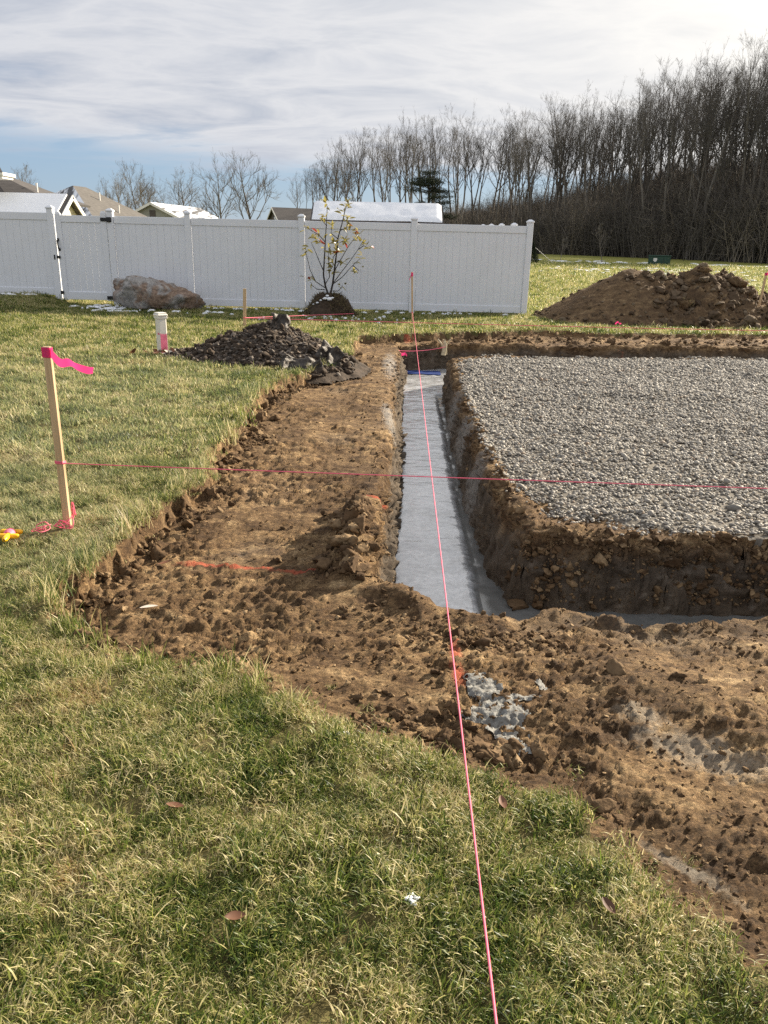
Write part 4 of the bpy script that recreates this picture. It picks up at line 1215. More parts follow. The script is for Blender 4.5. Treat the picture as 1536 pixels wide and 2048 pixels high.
def build_wood():
    r_ = np.random.default_rng(77)
    xs, ys = [], []
    tries = 0
    pl = np.array(WOOD[1:11], float)
    # front rows follow the edge of the wood, further rows go up the slope
    for row, (d0, cnt) in enumerate(((1.5, 74), (8, 62), (17, 34), (27, 24))):
        seg = np.diff(pl, axis=0); L = np.hypot(seg[:, 0], seg[:, 1]); cs = np.concatenate([[0], np.cumsum(L)])
        for i in range(cnt):
            # equal spacing in viewing angle rather than along the edge
            t = (i + r_.normal(.5, .8)) / cnt
            ratio = -.125 + t * .70
            if row > 1: ratio = .10 + t * .47
            k = pl[:, 0] / pl[:, 1]
            x = np.interp(ratio, k[::-1], pl[::-1, 0]); y = np.interp(ratio, k[::-1], pl[::-1, 1])
            dd = d0 + r_.uniform(-1.5, 3.5)
            x += dd * .42 ; y += dd * .9
            xs.append(x); ys.append(y)
    lab = 'tall bare tree crowded among others in the dark wood behind the lawn'
    for i, (x, y) in enumerate(zip(xs, ys)):
        z = gz(x, y)
        top = 1.4 + skyline(x / y) * y * r_.uniform(.78, 1.03)
        h = max(top - z, 7.0)
        s = h / 18.0
        place_tree('bare_tree', WOODTREES[r_.integers(0, 7)], (x, y, z), r_.uniform(0, 6.28), s, lab, 'bare trees of the wood', sxy=s * r_.uniform(.8, 1.1) if s > .6 else s * 1.1)
    # brushwood under the trees: one mass
    def brush(seed):
        q = np.random.default_rng(seed); mb = MB()
        for i in range(70):
            a = q.uniform(0, 6.28); b = np.array([q.normal(0, .7), q.normal(0, .7), -.1]); d = np.array([math.cos(a) * .3, math.sin(a) * .3, 1]); L = q.uniform(1.2, 3.6)
            p1 = b + d * L * .5; p2 = p1 + (d + q.normal(0, .3, 3)) * L * .5
            mb.tube([b, p1, p2], [.020, .015, .005], 3, cap=False)
            for _ in range(7):
                t = q.uniform(.2, 1); p = b + (p2 - b) * t; e = p + q.normal(0, .42, 3) + np.array([0, 0, .25])
                mb.tube([p, e], [.009, .004], 3, cap=False)
        return mb.data('brush_shape', M['brush'])
    B = [brush(300 + i) for i in range(4)]
    n = 2600
    ratio = r_.uniform(-.13, .62, n); k = pl[:, 0] / pl[:, 1]
    x = np.interp(ratio, k[::-1], pl[::-1, 0]); y = np.interp(ratio, k[::-1], pl[::-1, 1]); dd = r_.uniform(.5, 34, n) ** 1.0
    x = x + dd * .42; y = y + dd * .9
    # brush is thick towards the right of the slope, sparse where snow shows through
    keep = r_.uniform(0, 1, n) < np.interp(ratio, [-.13, .02, .10, .20, .3, .62], [1, .8, .40, .6, .8, .8]); x, y, ratio = x[keep], y[keep], ratio[keep]
    z = height(x, y, False); n = len(x); s = r_.uniform(.8, 1.9, n) * np.interp(ratio, [.0, .25, .4], [.8, 1.0, 1.15])
    o = scatter('undergrowth', np.stack([x, y, z], 1), np.stack([0 * x, 0 * x, r_.uniform(0, 6.28, n)], 1), np.stack([s, s, s], 1), r_.integers(0, 4, n), B)
    tag(o, 'tangled brown brushwood under the trees of the wood', 'undergrowth', kind='stuff')
    return


build_wood()


def build_pine():
    r_ = np.random.default_rng(5)
    x, y = 5.1, 116.0; z = gz(x, y)
    t = empty('pine_tree', (x, y, z)); t.scale = (1.3, 1.3, 1.08); tag(t, 'dark spreading evergreen pine among the bare trees, above the shed', 'tree')
    MB().tube([(0, 0, -.4), (.1, 0, 5), (0, .1, 9.6)], [.2, .15, .04], 7).build('trunk', M['bark'], t, True)
    V = []; F = []
    br = MB()
    for i in range(46):
        h = r_.uniform(2.6, 9.6); a = r_.uniform(0, 6.28); L = (3.3 * math.sin(min(1, (10.2 - h) / 5.0) * 1.45)) * r_.uniform(.6, 1.1)
        e = np.array([math.cos(a) * L, math.sin(a) * L, h + r_.uniform(-.1, .5)])
        br.tube([(0, 0, h - .2), e * [.5, .5, 1] , e], [.05, .035, .015], 4, False)
        for k in range(300):
            f = r_.uniform(.35, 1.05); p = np.array([e[0] * f, e[1] * f, h + (e[2] - h) * f]) + r_.normal(0, (.36, .36, .14))
            d = r_.normal(0, 1, 3); d[2] *= .5; d /= np.linalg.norm(d); w = np.cross(d, r_.normal(0, 1, 3)); w = w / np.linalg.norm(w) * .028
            n = len(V); V += [p - w, p + w, p + d * .26]; F.append((n, n + 1, n + 2))
    c = obj('crown', mesh_data('crown', V, [np.array(F)], M['needle'], False), t)
    br.build('limb', M['bark'], t)


build_pine()

# open-grown trees beyond the houses, left
OT = [((-58, 131), 11.2, 0, 1.0, 'pale bare tree behind the far-left house'), ((-49.5, 150), 11.6, 1, .95, 'faint bare tree rising just left of the hip roof'),
      ((-45.5, 132), 9.4, 2, .9, 'bare tree rising right of the hip roof'), ((-38.8, 126), 11.8, 0, .85, 'tall pale bare tree between the hip-roofed and the gabled house'),
      ((-42.0, 140), 9.6, 1, .9, 'bare tree, shorter, behind the slope of the hip roof'), ((-35.8, 122), 9.0, 1, 1.0, 'brownish bare tree behind the gabled house'), ((-31.0, 124), 10.4, 2, 1.15, 'round-crowned bare tree above the right end of the gabled house'),
      ((-25.2, 122), 11.6, 1, 1.05, 'broad forked bare tree, left one of the tall pair'), ((-20.6, 121), 12.9, 0, 1.05, 'tallest bare tree left of the shed, right one of the pair')]
for i, ((x, y), top, v, wd, lb) in enumerate(OT):
    s = top / 12.0
    place_tree('bare_tree', OPENTREES[v], (x, y, gz(x, y) * 0 + .6), 1.3 * i, s, lb, sxy=s * wd)


def young_tree(loc, H, seed, label):
    tk, cr = bare_tree(seed, H, spread=.30, first=.38, limbs=9, up=.95, r0=.035 * H / 2.4, twig_mat='greytwig', dens=.6)
    t = empty('young_tree', loc); tag(t, label, 'tree')
    obj('trunk', tk, t); obj('crown', cr, t)
    return t


for (x, y, H, sd, rr, lb, ls) in ((13.0, 62.0, 2.0, 401, .42, 'thin young bare tree in a small round snow ring, nearer the fence', 'small round patch of snow around the young tree nearer the fence'),
                                  (15.25, 58.0, 2.9, 402, .60, 'taller young bare tree in a large round snow ring, left of the green box', 'large round patch of snow around the taller young tree')):
    z = gz(x, y)
    young_tree((x, y, z), H, sd, lb)
    o = MB().lathe([(0, 0), (rr, 0), (rr * .95, .05), (rr * .6, .11), (0, .13)], (x, y, z + .01), 20).build('snow_ring', M['snow'], None, True)
    tag(o, ls, 'snow')


# small conifer behind the fence corner
def build_conifer():
    x, y = 9.55, 55.0; z = gz(x, y); r_ = np.random.default_rng(8)
    t = empty('conifer_shrub', (x, y, z)); tag(t, 'small dark cone-shaped conifer at the end of the fence', 'shrub')
    MB().tube([(0, 0, -.1), (0, 0, 1.3)], [.05, .02], 6).build('trunk', M['bark'], t)
    V = []; F = []
    for k in range(2600):
        h = r_.uniform(.02, 1.35); a = r_.uniform(0, 6.28); R_ = (.50 * (1 - h / 1.4) + .05) * math.sqrt(r_.uniform(.25, 1)) * (1 + .15 * math.sin(a * 5 + h * 6))
        p = np.array([math.cos(a) * R_, math.sin(a) * R_, h]); d = np.array([math.cos(a), math.sin(a), .9]) + r_.normal(0, .4, 3); d /= np.linalg.norm(d)
        w = np.cross(d, r_.normal(0, 1, 3)); w = w / np.linalg.norm(w) * .02; n = len(V); V += [p - w, p + w, p + d * .12]; F.append((n, n + 1, n + 2))
    obj('crown', mesh_data('crown', V, [np.array(F)], M['needle'], False), t)
    o = MB().tube([(9.75, 55, gz(9.7, 55) + 1.05), (11.2, 55.6, gz(11.2, 55.6) + .02)], .018, 5).build('guy_wire', M['steel'])
    tag(o, 'thin slack wire slanting to the lawn beside the conifer', 'wire')


build_conifer()

# green utility box
x, y = 19.9, 60.0; z = gz(x, y)
b = empty('utility_box', (x, y, z), R(-18)); tag(b, 'dark green metal utility box on the far lawn', 'utility box')
MB().box((0, 0, .03), (1.75, 1.15, .08), bev=.02).build('base', M['bed'], b)
MB().box((0, 0, .34), (1.55, .95, .58), bev=.02).build('cabinet', M['greenbox'], b)
MB().box((0, 0, .665), (1.63, 1.03, .07), bev=.02).build('lid', M['greenbox'], b)
MB().box((.30, -.482, .32), (.012, .012, .5)).build('door_seam', M['black'], b)
lb_ = MB().add([(-.42, -.486, .50), (-.16, -.486, .50), (-.16, -.486, .32), (-.29, -.486, .22), (-.42, -.486, .32), (-.42, -.478, .50), (-.16, -.478, .50), (-.16, -.478, .32), (-.29, -.478, .22), (-.42, -.478, .32)],
               [(4, 3, 2, 1, 0), (0, 1, 6, 5), (1, 2, 7, 6), (2, 3, 8, 7), (3, 4, 9, 8), (4, 0, 5, 9)]).build('sticker', M['trim'], b)


# ------------------------------------------------------------------ boulder
def build_boulder():
    V, F = ico(5)
    V = V.copy(); r_ = np.random.default_rng(12)
    sgn = np.sign(V); V = sgn * np.abs(V) ** .66                       # boxier than a ball
    for _ in range(20):
        d = r_.normal(size=3); d /= np.linalg.norm(d); lim = r_.uniform(.62, .95); s = V @ d; V = V - np.clip(s - lim, 0, None)[:, None] * d * .9
    V = V * np.array([1.0, .50, .43])
    V[:, 2] += .05 * sst(.2, -.9, V[:, 0]) * (V[:, 2] > 0) - .03 * sst(.2, .95, V[:, 0]) * (V[:, 2] > 0)
    n = .06 * fbm(V[:, 0] * 2.4, V[:, 1] * 2.4, V[:, 2] * 3.5, 5, .55) + .075 * (np.abs(fbm(V[:, 0] * 3.5, V[:, 1] * 3.5, V[:, 2] * 5, 3)) - .35)
    V = V * (1 + n / .45)[:, None]
    V[:, 2] -= .05 * np.exp(-((V[:, 0] - .0) / .25) ** 2) * (V[:, 1] < 0) * 0
    o = obj('boulder', mesh_data('boulder', V, [F], M['boulder'], True), None, (-4.82, 16.75, .20), (0, R(1), R(-4)))
    tag(o, 'long grey and rusty brown boulder lying against the white fence', 'boulder')


build_boulder()

# ------------------------------------------------------------------ planted magnolia on its sod mound
# stems and leaf sprays, centimetres from the root (x, height[, leaves])
BR = [[(-1,39),(-8,59),(-12,81),(-10,113),(-8,147),(-6,175),(-4,212)],[(1,39),(7,64),(11,95),(15,126),(18,154),(25,178),(31,203),(37,221)],[(7,64),(24,86),(44,111),(59,132),(72,153)],[(7,63),(27,78),(44,97),(63,115)],[(12,92),(25,115),(37,136),(51,155),(57,164)],[(-9,56),(-27,68),(-37,90),(-43,117),(-46,126)],[(-12,89),(-20,108),(-28,128),(-35,143)],[(-8,63),(1,78),(-1,106),(-1,122),(4,136)],[(-9,52),(-24,53),(-33,61),(-35,68)],[(7,50),(18,50),(27,59),(27,63)],[(5,42),(20,41),(26,50)],[(-8,144),(-20,157),(-40,168),(-47,172)],[(-5,175),(-15,186)],[(18,150),(4,161),(7,175)],[(22,167),(34,172),(38,185)],[(48,100),(57,93),(60,89)],[(59,132),(70,139),(79,135)],[(15,126),(7,115),(5,95)],[(14,106),(24,108)],[(-46,126),(-51,119)]]
CL = [(-4,215,5),(30,211,6),(35,216,5),(-15,189,7),(34,186,9),(27,200,5),(4,173,4),(37,172,6),(-22,158,4),(-35,150,9),(-24,144,6),(-50,172,3),(-43,133,4),(-51,119,4),(11,144,8),(28,147,7),(34,143,4),(51,167,6),(57,158,6),(60,149,4),(69,142,6),(79,135,4),(15,126,9),(21,131,4),(4,108,7),(5,95,6),(5,86,4),(25,108,6),(67,118,5),(57,88,4),(62,99,3),(-38,71,5),(-30,71,2),(27,60,4),(-8,136,4),(1,122,4),(-1,158,3)]


def build_magnolia():
    r_ = np.random.default_rng(31)
    bx, by = -1.23, 16.35
    # earth and turf heaped round the roots
    n, m_ = 72, 16; V = []; F = []
    for j in range(m_ + 1):
        t = j / m_
        for i in range(n):
            a = 2 * math.pi * i / n
            rr = t * (.62 + .10 * math.sin(a * 3 + 1)) ; x = math.cos(a) * rr; yy = math.sin(a) * rr * .8
            h = .42 * (1 - sst(.30, 1.0, t)) + .10 * float(fbm(x * 6, yy * 6, 2, 3)) * (1 - t ** 4) - .06 * t ** 6
            V.append((x - .02, yy, h))
    F = [(j * n + i, j * n + (i + 1) % n, (j + 1) * n + (i + 1) % n, (j + 1) * n + i) for j in range(m_) for i in range(n)]
    V = np.array(V); mo = obj('turf_mound', mesh_data('turf_mound', V, F, M['darksoil'], True), None, (bx, by, 0))
    tag(mo, 'dark heap of turned turf around the base of the small tree', 'mound')
    # turf tangle on the heap
    q = MB()
    for i in range(2600):
        a = r_.uniform(0, 6.28); t = math.sqrt(r_.uniform(.02, 1)); rr = t * .6; p = np.array([math.cos(a) * rr, math.sin(a) * rr * .8, .42 * (1 - float(sst(.30, 1.0, t))) + .01])
        d = np.array([math.cos(a) * .6, math.sin(a) * .6, .3]) + r_.normal(0, .6, 3); d = d / np.linalg.norm(d) * r_.uniform(.04, .11); w = np.cross(d, r_.normal(0, 1, 3)); w = w / np.linalg.norm(w) * .007
        q.add([p - w, p + w, p + d], [(0, 1, 2)])
    q.build('turf', M['darkturf'], mo)['kind'] = 'stuff'
    for (x, z, s) in ((-.06, .385, .05), (.02, .38, .06), (-.02, .44, .035), (-.22, .30, .03), (.08, .40, .035), (-.15, .35, .025), (-.30, .27, .02)):
        V2, F2 = ICO2; V2 = V2 * (1 + .3 * fbm(V2[:, 0] * 2 + x * 50, V2[:, 1] * 2, V2[:, 2] * 2, 2))[:, None] * np.array([s, s * .8, s * .55])
        obj('snow_lump', mesh_data('snow_lump', V2, [F2], M['snow'], True), mo, (x, -.30 - .1 * (.44 - z), z - .02))
    t = empty('magnolia_tree', (bx, by, 0)); tag(t, 'small multi-stemmed tree with glossy olive leaves in front of the white fence', 'tree')
    tk = MB()
    for b in BR[:2]:
        P = [(x / 100, r_.normal(0, .012), z / 100) for x, z in b]; tk.tube(P, np.linspace(.022, .006, len(P)), 7)
    tk.build('trunk', M['mbark'], t, True)
    br = MB(); tips = {}
    for i, b in enumerate(BR[2:]):
        dy = r_.uniform(-.35, .35); P = []
        for k, (x, z) in enumerate(b): P.append((x / 100, dy * k / (len(b) - 1) + r_.normal(0, .01), z / 100))
        br.tube(P, np.linspace(.010, .004, len(P)), 5)
    cr = br.build('crown', M['mbark'], t, True)
    # leaf shape: long ellipse folded along the midrib
    n = 6; V = []; F = []
    for i in range(n + 1):
        u = i / n; w = .021 * math.sin(math.pi * min(u * .96 + .04, 1) ** .85) + .0005; zc = -.018 * u * u
        V += [(u * .105, -w, zc + .5 * w), (u * .105, 0, zc), (u * .105, w, zc + .5 * w)]
    for i in range(n):
        a = i * 3; F += [(a, a + 3, a + 4, a + 1), (a + 1, a + 4, a + 5, a + 2)]
    leaf = mesh_data('leaf', V, F, M['leaf'], True); rleaf = mesh_data('leaf', V, F, M['redleaf'], True)
    for ci, (x, z, k) in enumerate(CL):
        dy = r_.uniform(-.25, .25)
        for i in range(k):
            d = Vector((r_.normal(0, .9), r_.normal(0, .7), r_.normal(.25, .6))).normalized()
            o = obj('leaf', rleaf if r_.uniform() < .06 or ci == 8 and i < 2 else leaf, cr, (x / 100 + r_.normal(0, .035), dy + r_.normal(0, .03), z / 100 + r_.normal(0, .035)))
            o.rotation_euler = (Matrix.Rotation(math.atan2(d.y, d.x), 4, 'Z') @ Matrix.Rotation(-math.asin(d.z), 4, 'Y') @ Matrix.Rotation(r_.uniform(-.9, .9), 4, 'X')).to_euler()
            s = r_.uniform(.95, 1.5); o.scale = (s, s, s)


build_magnolia()


# ------------------------------------------------------------------ heaps
def heap_mesh(name, x0, x1, y0, y1, st, hf, mat):
    xs, ys = np.arange(x0, x1, st), np.arange(y0, y1, st); X, Y = np.meshgrid(xs, ys); x, y = X.ravel(), Y.ravel(); h = hf(x, y)
    idx = np.arange(len(x)).reshape(X.shape); q = np.stack([idx[:-1, :-1], idx[:-1, 1:], idx[1:, 1:], idx[1:, :-1]], -1).reshape(-1, 4)
    q = q[(h[q] > -.09).any(1)]; u, inv = np.unique(q, return_inverse=True)
    return obj(name, mesh_data(name, np.stack([x, y, h], 1)[u], [inv.reshape(-1, 4)], mat, True))


def mound_h(x, y):
    def cone(cx, cy, h, sx, sy): return h - np.sqrt(((x - cx) * sx) ** 2 + ((y - cy) * sy) ** 2 + .012) + .11
    c1 = cone(5.15, 17.2, 1.05, .56, .72)
    c2 = np.maximum.reduce([cone(5.95, 17.3, .93, .62, .62), cone(6.65, 17.25, 1.12, .95, .78), cone(7.1, 17.35, .98, .62, .66), cone(8.0, 17.4, .50, .45, .5), cone(6.4, 16.6, .45, .6, .6), cone(7.4, 16.4, .35, .5, .6)])
    k = sst(5.15, 5.7, x + .25 * fbm(x * 1.5, y * 1.5, 3, 2))
    rough = .018 + .085 * k
    f1, f2, idv = worley(x * 4.2, y * 4.2, 5)
    h = np.maximum(c1, c2) + rough * fbm(x * 2.6, y * 2.6, 2, 4, .6) + (.02 + .10 * k) * (sst(.6, .1, f1) * idv - .2)
    f1, f2, idv = worley(x * 10, y * 10, 8); h = h + (.012 + .03 * k) * (sst(.6, .1, f1) * idv - .2)
    return np.minimum(h, 1.33)


mo = heap_mesh('earth_mound', 2.6, 10.4, 15.2, 19.6, .045, mound_h, M['mound'])
tag(mo, 'large heap of excavated brown earth on the lawn right of the fence', 'earth heap')
r_ = np.random.default_rng(3)
n = 1500; x = r_.uniform(2.9, 9.6, n); y = r_.uniform(15.2, 17.6, n); h = mound_h(x, y)
k = (h > -.03) & (r_.uniform(0, 1, n) < np.where(x > 5.4, 1, .35 + .5 * (h < .2))); x, y, h = x[k], y[k], h[k]
s = np.exp(r_.normal(-3.05, .50, len(x))); s = np.where(x < 5.4, s * .55, s); s = np.clip(s, .012, .17)
order = np.argsort(-s); rt = r_.uniform(-.6, .6, (len(x), 3)); rt[:, 2] *= 5
for i in order[:240]:
    obj('clod', MCLODS[i % 6], mo, (x[i], y[i], h[i] + s[i] * .2), rt[i], s[i] * r_.uniform(.75, 1.25, 3))
rest = order[240:]
scatter('crumbs', np.stack([x, y, h + s * .2], 1)[rest], rt[rest], np.repeat(s[rest][:, None], 3, 1), rest % 6, MCLODS, mo)
# turf rolls with straw-coloured grass stuck in the heap
for i, (x, y, s) in enumerate(((7.28, 16.95, .24), (6.05, 16.35, .20), (6.66, 17.1, .14))):
    z = float(mound_h(np.array([x]), np.array([y]))[0]); V2, F2 = ICO3
    V2 = V2 * (.9 + .6 * fbm(V2[:, 0] * 1.7 + i * 9, V2[:, 1] * 1.7, V2[:, 2] * 1.7, 4))[:, None] * np.array([s, s * .8, s * .55])
    sod = obj('sod_lump', mesh_data('sod_lump', V2, [F2], M['mound'], True), mo, (x, y, z - .01))
    q = MB(); rr = np.random.default_rng(i)
    for j in range(260):
        v = V2[rr.integers(0, len(V2))]
        if v[2] < -.1 * s or v[0] < -.2 * s: continue
        d = v / np.linalg.norm(v) + rr.normal(0, .6, 3); d = d / np.linalg.norm(d) * rr.uniform(.04, .09); w = np.cross(d, rr.normal(0, 1, 3)); w = w / np.linalg.norm(w) * .005; q.add([v - w, v + w, v + d], [(0, 1, 2)])
    q.build('sod_grass', M['straw'], sod)


def pile_h(x, y):
    def cone(cx, cy, h, sx, sy): return h - np.sqrt(((x - cx) * sx) ** 2 + ((y - cy) * sy) ** 2 + .004) + .06
    h = np.maximum.reduce([cone(-1.52, 10.25, .43, .52, .40), cone(-1.95, 10.1, .28, .45, .36), cone(-1.08, 9.75, .24, .44, .36), cone(-.92, 9.5, .07, .40, .36), cone(-2.35, 10.0, .08, .22, .22)])
    return h + .03 * fbm(x * 5, y * 5, 4, 3, .6) - .01


pile = heap_mesh('stone_heap', -3.0, -.2, 8.6, 11.6, .03, pile_h, M['darksoil'])
tag(pile, 'dark heap of slate landscaping stones and wet soil on the lawn edge', 'stone heap')
n = 4200; x = r_.uniform(-2.85, -.4, n); y = r_.uniform(8.8, 10.7, n); h = pile_h(x, y)
k = h > np.where(x < -1.9, -.02, np.where(x > -1.0, -.05, 0)); x, y, h = x[k], y[k], h[k]
k = r_.uniform(0, 1, len(x)) < np.where(x > -1.15, .75, 1); x, y, h = x[k], y[k], h[k]
s = np.clip(np.exp(r_.normal(-3.5, .35, len(x))), .015, .07); order = np.argsort(-s * (y < 10.4)); rt = np.stack([r_.normal(0, .5, len(x)), r_.normal(0, .5, len(x)), r_.uniform(0, 6, len(x))], 1)
HEAPCLODS = [rock_variant('heap_clod_shape', ICO2, (1, .85, .7), .7, 1.6, i + 80, M['darksoil'], True, True, 5) for i in range(3)]
for i in order[:260]:
    obj('clod' if i % 5 < 2 else 'stone', HEAPCLODS[i % 3] if i % 5 < 2 else SLATES[i % 6], pile, (x[i], y[i], h[i] + s[i] * .22), rt[i], s[i] * r_.uniform(.8, 1.2, 3))
rest = order[260:]
scatter('stone_chips', np.stack([x, y, h + s * .15], 1)[rest], rt[rest], np.repeat(s[rest][:, None], 3, 1), rest % 9, SLATES + HEAPCLODS, pile)


def cloth(name, c, size, rot, seed, label, amp=.06, fr=6, nu=26, nv=20, sag=.0, drape=True):
    V = []
    for j in range(nv + 1):
        for i in range(nu + 1):
            u, v = i / nu - .5, j / nv - .5
            V.append((u * size[0], v * size[1], 0))
    V = np.array(V); a, b = V[:, 0], V[:, 1]
    V[:, 2] = amp * np.sin(a * fr * 2.2 + 3 * fbm(a * 2, b * 2, seed, 2)) + amp * .9 * fbm(a * fr, b * fr, seed, 3) - sag * (b / size[1]) ** 2
    V[:, 0] += .05 * fbm(a * 4, b * 4, seed + 5, 3); V[:, 1] += .05 * fbm(a * 4, b * 4, seed + 9, 3)
    V = V @ np.array(Euler(rot).to_matrix()).T + np.array(c)
    if drape:
        V[:, 2] = np.maximum(V[:, 2], np.maximum(pile_h(V[:, 0], V[:, 1]), np.where(V[:, 0] > -.62, -.09, .0)) + .012)
    F = [(j * (nu + 1) + i, j * (nu + 1) + i + 1, (j + 1) * (nu + 1) + i + 1, (j + 1) * (nu + 1) + i) for j in range(nv) for i in range(nu)]
    o = obj(name, mesh_data(name, V, F, M['fabric'], True))
    sm = o.modifiers.new('thickness', 'SOLIDIFY'); sm.thickness = .004
    tag(o, label, 'fabric', 'torn landscape fabric in the stone heap')


cloth('landscape_fabric', (-1.40, 10.10, .40), (.26, .30), (1.2, .25, .35), 3, 'crumpled dark landscape fabric standing on top of the stone heap', .03, 13)
cloth('landscape_fabric', (-1.00, 9.02, .06), (.50, .24), (.9, .1, .25), 7, 'muddy torn landscape fabric hanging over the grass edge of the stone heap', .035, 14)
cloth('landscape_fabric', (-.72, 9.36, .10), (.34, .34), (.75, .45, -.5), 11, 'folded shiny landscape fabric at the trench side of the stone heap', .05, 11)


# ------------------------------------------------------------------ stakes, ribbons and string lines
def ribbon(name, path, wid, parent, ph=0.0):
    P = np.array(path, float); n = len(P); V = []
    for i, p in enumerate(P):
        tw = .35 * math.sin(i * .33 + ph); w = wid * (1 - .25 * (i / (n - 1)) ** 3)
        V += [p + np.array([0, .5 * w * math.sin(tw), .5 * w * math.cos(tw)]), p - np.array([0, .5 * w * math.sin(tw), .5 * w * math.cos(tw)])]
    o = obj(name, mesh_data(name, V, [(2 * i, 2 * i + 1, 2 * i + 3, 2 * i + 2) for i in range(n - 1)], M['pink'], True), parent)
    return o


def smooth_path(pts, n=24):
    P = np.array(pts, float); t = np.linspace(0, len(P) - 1, n); out = []
    for q in t:
        i = min(int(q), len(P) - 2); f = q - i; p0, p1, p2, p3 = P[max(i - 1, 0)], P[i], P[i + 1], P[min(i + 2, len(P) - 1)]
        out.append(.5 * (2 * p1 + (p2 - p0) * f + (2 * p0 - 5 * p1 + 4 * p2 - p3) * f * f + (3 * p1 - p0 - 3 * p2 + p3) * f ** 3))
    return np.array(out)


def stake(loc, H, w, d, rz, lean, label, group='grade stakes'):
    s = empty('grade_stake', loc, rz); s.rotation_euler = (lean[1], lean[0], rz)
    mb = MB().box((0, 0, H / 2 - .1), (w, d, H + .2), bev=.0025)
    mb.build('post', M['stake'], s)
    return tag(s, label, 'stake', group)


def wrap(parent, w, d, z, h):
    MB().box((0, 0, z), (w + .006, d + .006, h), bev=.002).build('ribbon_band', M['pink'], parent)


s1 = stake((-1.605, 3.66, 0), .915, .040, .021, R(-14), (0, 0), 'wooden stake with a pink ribbon on the lawn, nearest the camera')
wrap(s1, .040, .021, .888, .048)
ribbon('ribbon', smooth_path([(.018, -.006, .893), (.05, -.012, .862), (.085, -.02, .845), (.125, -.015, .850), (.165, -.02, .833), (.215, -.01, .818), (.245, -.012, .820)], 26), .040, s1)
s2 = stake((-2.50, 13.66, 0), .65, .055, .03, R(10), (R(2), 0), 'short plain wooden stake behind the stone heap')
s3 = stake((.455, 15.2, 0), .94, .032, .02, R(0), (R(-2.2), 0), 'thin stake with a small pink ribbon in front of the fence')
wrap(s3, .032, .02, .90, .07); ribbon('ribbon', smooth_path([(-.01, -.012, .90), (-.035, -.02, .84), (-.05, -.02, .80)], 8), .035, s3)
s4 = stake((7.62, 16.45, .05), 1.02, .045, .025, R(15), (R(3), 0), 'wooden stake with a long pink ribbon standing at the earth heap')
wrap(s4, .045, .025, .98, .05); ribbon('ribbon', smooth_path([(.02, -.012, 1.0), (.12, -.03, .99), (.10, -.03, .86), (.13, -.04, .75), (.22, -.05, .66)], 18), .06, s4)


def line(a, b, r, label, sag=.0, wig=0.0, n=40, group='pink string lines'):
    a, b = np.array(a, float), np.array(b, float); t = np.linspace(0, 1, n)[:, None]
    P = a + (b - a) * t; P[:, 2] -= sag * 4 * (t * (1 - t))[:, 0]
    o = MB().tube(P, r, 5).build('string_line', M['line'], None, True)
    return tag(o, label, 'string', group)


line((-1.60, 3.648, .35), (4.2, 3.545, .322), .0027, 'pink string running from the near ribboned stake across the trench', .006)
line((.150, -.9, .350), (.452, 15.185, .20), .0023, 'long pink string running along the trench to the fence', .01)
line((-2.48, 13.63, .165), (9.6, 14.38, .115), .0055, 'low red string between the trench end and the earth heap', .02)
line((-2.48, 13.645, .165), (-.72, 16.15, .075), .0055, 'red string slanting from the plain stake to the turf heap', .0)
line((7.64, 16.43, .28), (9.9, 16.2, .15), .006, 'red string at the right-hand stake on the earth heap', .02)
line((.17, 12.22, -.15), (.93, 12.62, -.12), .005, 'slack orange string across the far end of the trench', .03)
# wraps of line on the stakes
for s_, z, w, d in ((s1, .352, .040, .021), (s2, .165, .055, .03), (s3, .20, .032, .02)):
    mb = MB()
    for j in range(3):
        a, b = w / 2 + .002, d / 2 + .002; zz = z + (j - 1) * .005
        mb.tube([(-a, -b, zz), (a, -b, zz), (a, b, zz), (-a, b, zz), (-a, -b, zz + .003)], .0022, 4)
    mb.build('string_wrap', M['line'], s_)


def tangle(name, c, ext, n, seed, label, r=.0024, mat='line'):
    q = np.random.default_rng(seed); P = []; p = np.array([0., 0, .02])
    for i in range(n):
        p = np.array([q.uniform(-1, 1) * ext[0], q.uniform(-1, 1) * ext[1], abs(q.normal(0, ext[2])) + .012]); P.append(p)
    P = smooth_path(P, n * 6) + np.array(c)
    P[:, 2] = np.maximum(P[:, 2], c[2] + .012)
    o = MB().tube(P, r, 4).build(name, M[mat], None, True); return tag(o, label, 'string')


tangle('string_tangle', (-1.605, 3.615, .015), (.055, .035, .03), 16, 3, 'pink string tangled around the foot of the ribboned stake')
tangle('string_tangle', (-1.70, 3.55, .02), (.055, .03, .022), 14, 5, 'loose tangle of pink string on the grass beside the yellow reel')
tangle('string_tangle', (-1.578, 3.685, .04), (.010, .01, .06), 9, 8, 'pink string hanging down the back of the ribboned stake')
o = ribbon('ribbon_scrap', smooth_path([(.17, 12.2, -.17), (.22, 12.18, -.20), (.27, 12.18, -.19), (.30, 12.2, -.22)], 10), .045, None); tag(o, 'scrap of pink ribbon at the far left corner of the trench', 'ribbon')
o = ribbon('ribbon_scrap', smooth_path([(4.42, 15.42, .06), (4.47, 15.42, .10), (4.50, 15.42, .07), (4.54, 15.42, .07)], 10), .03, None); tag(o, 'small scrap of pink ribbon at the foot of the earth heap', 'ribbon')

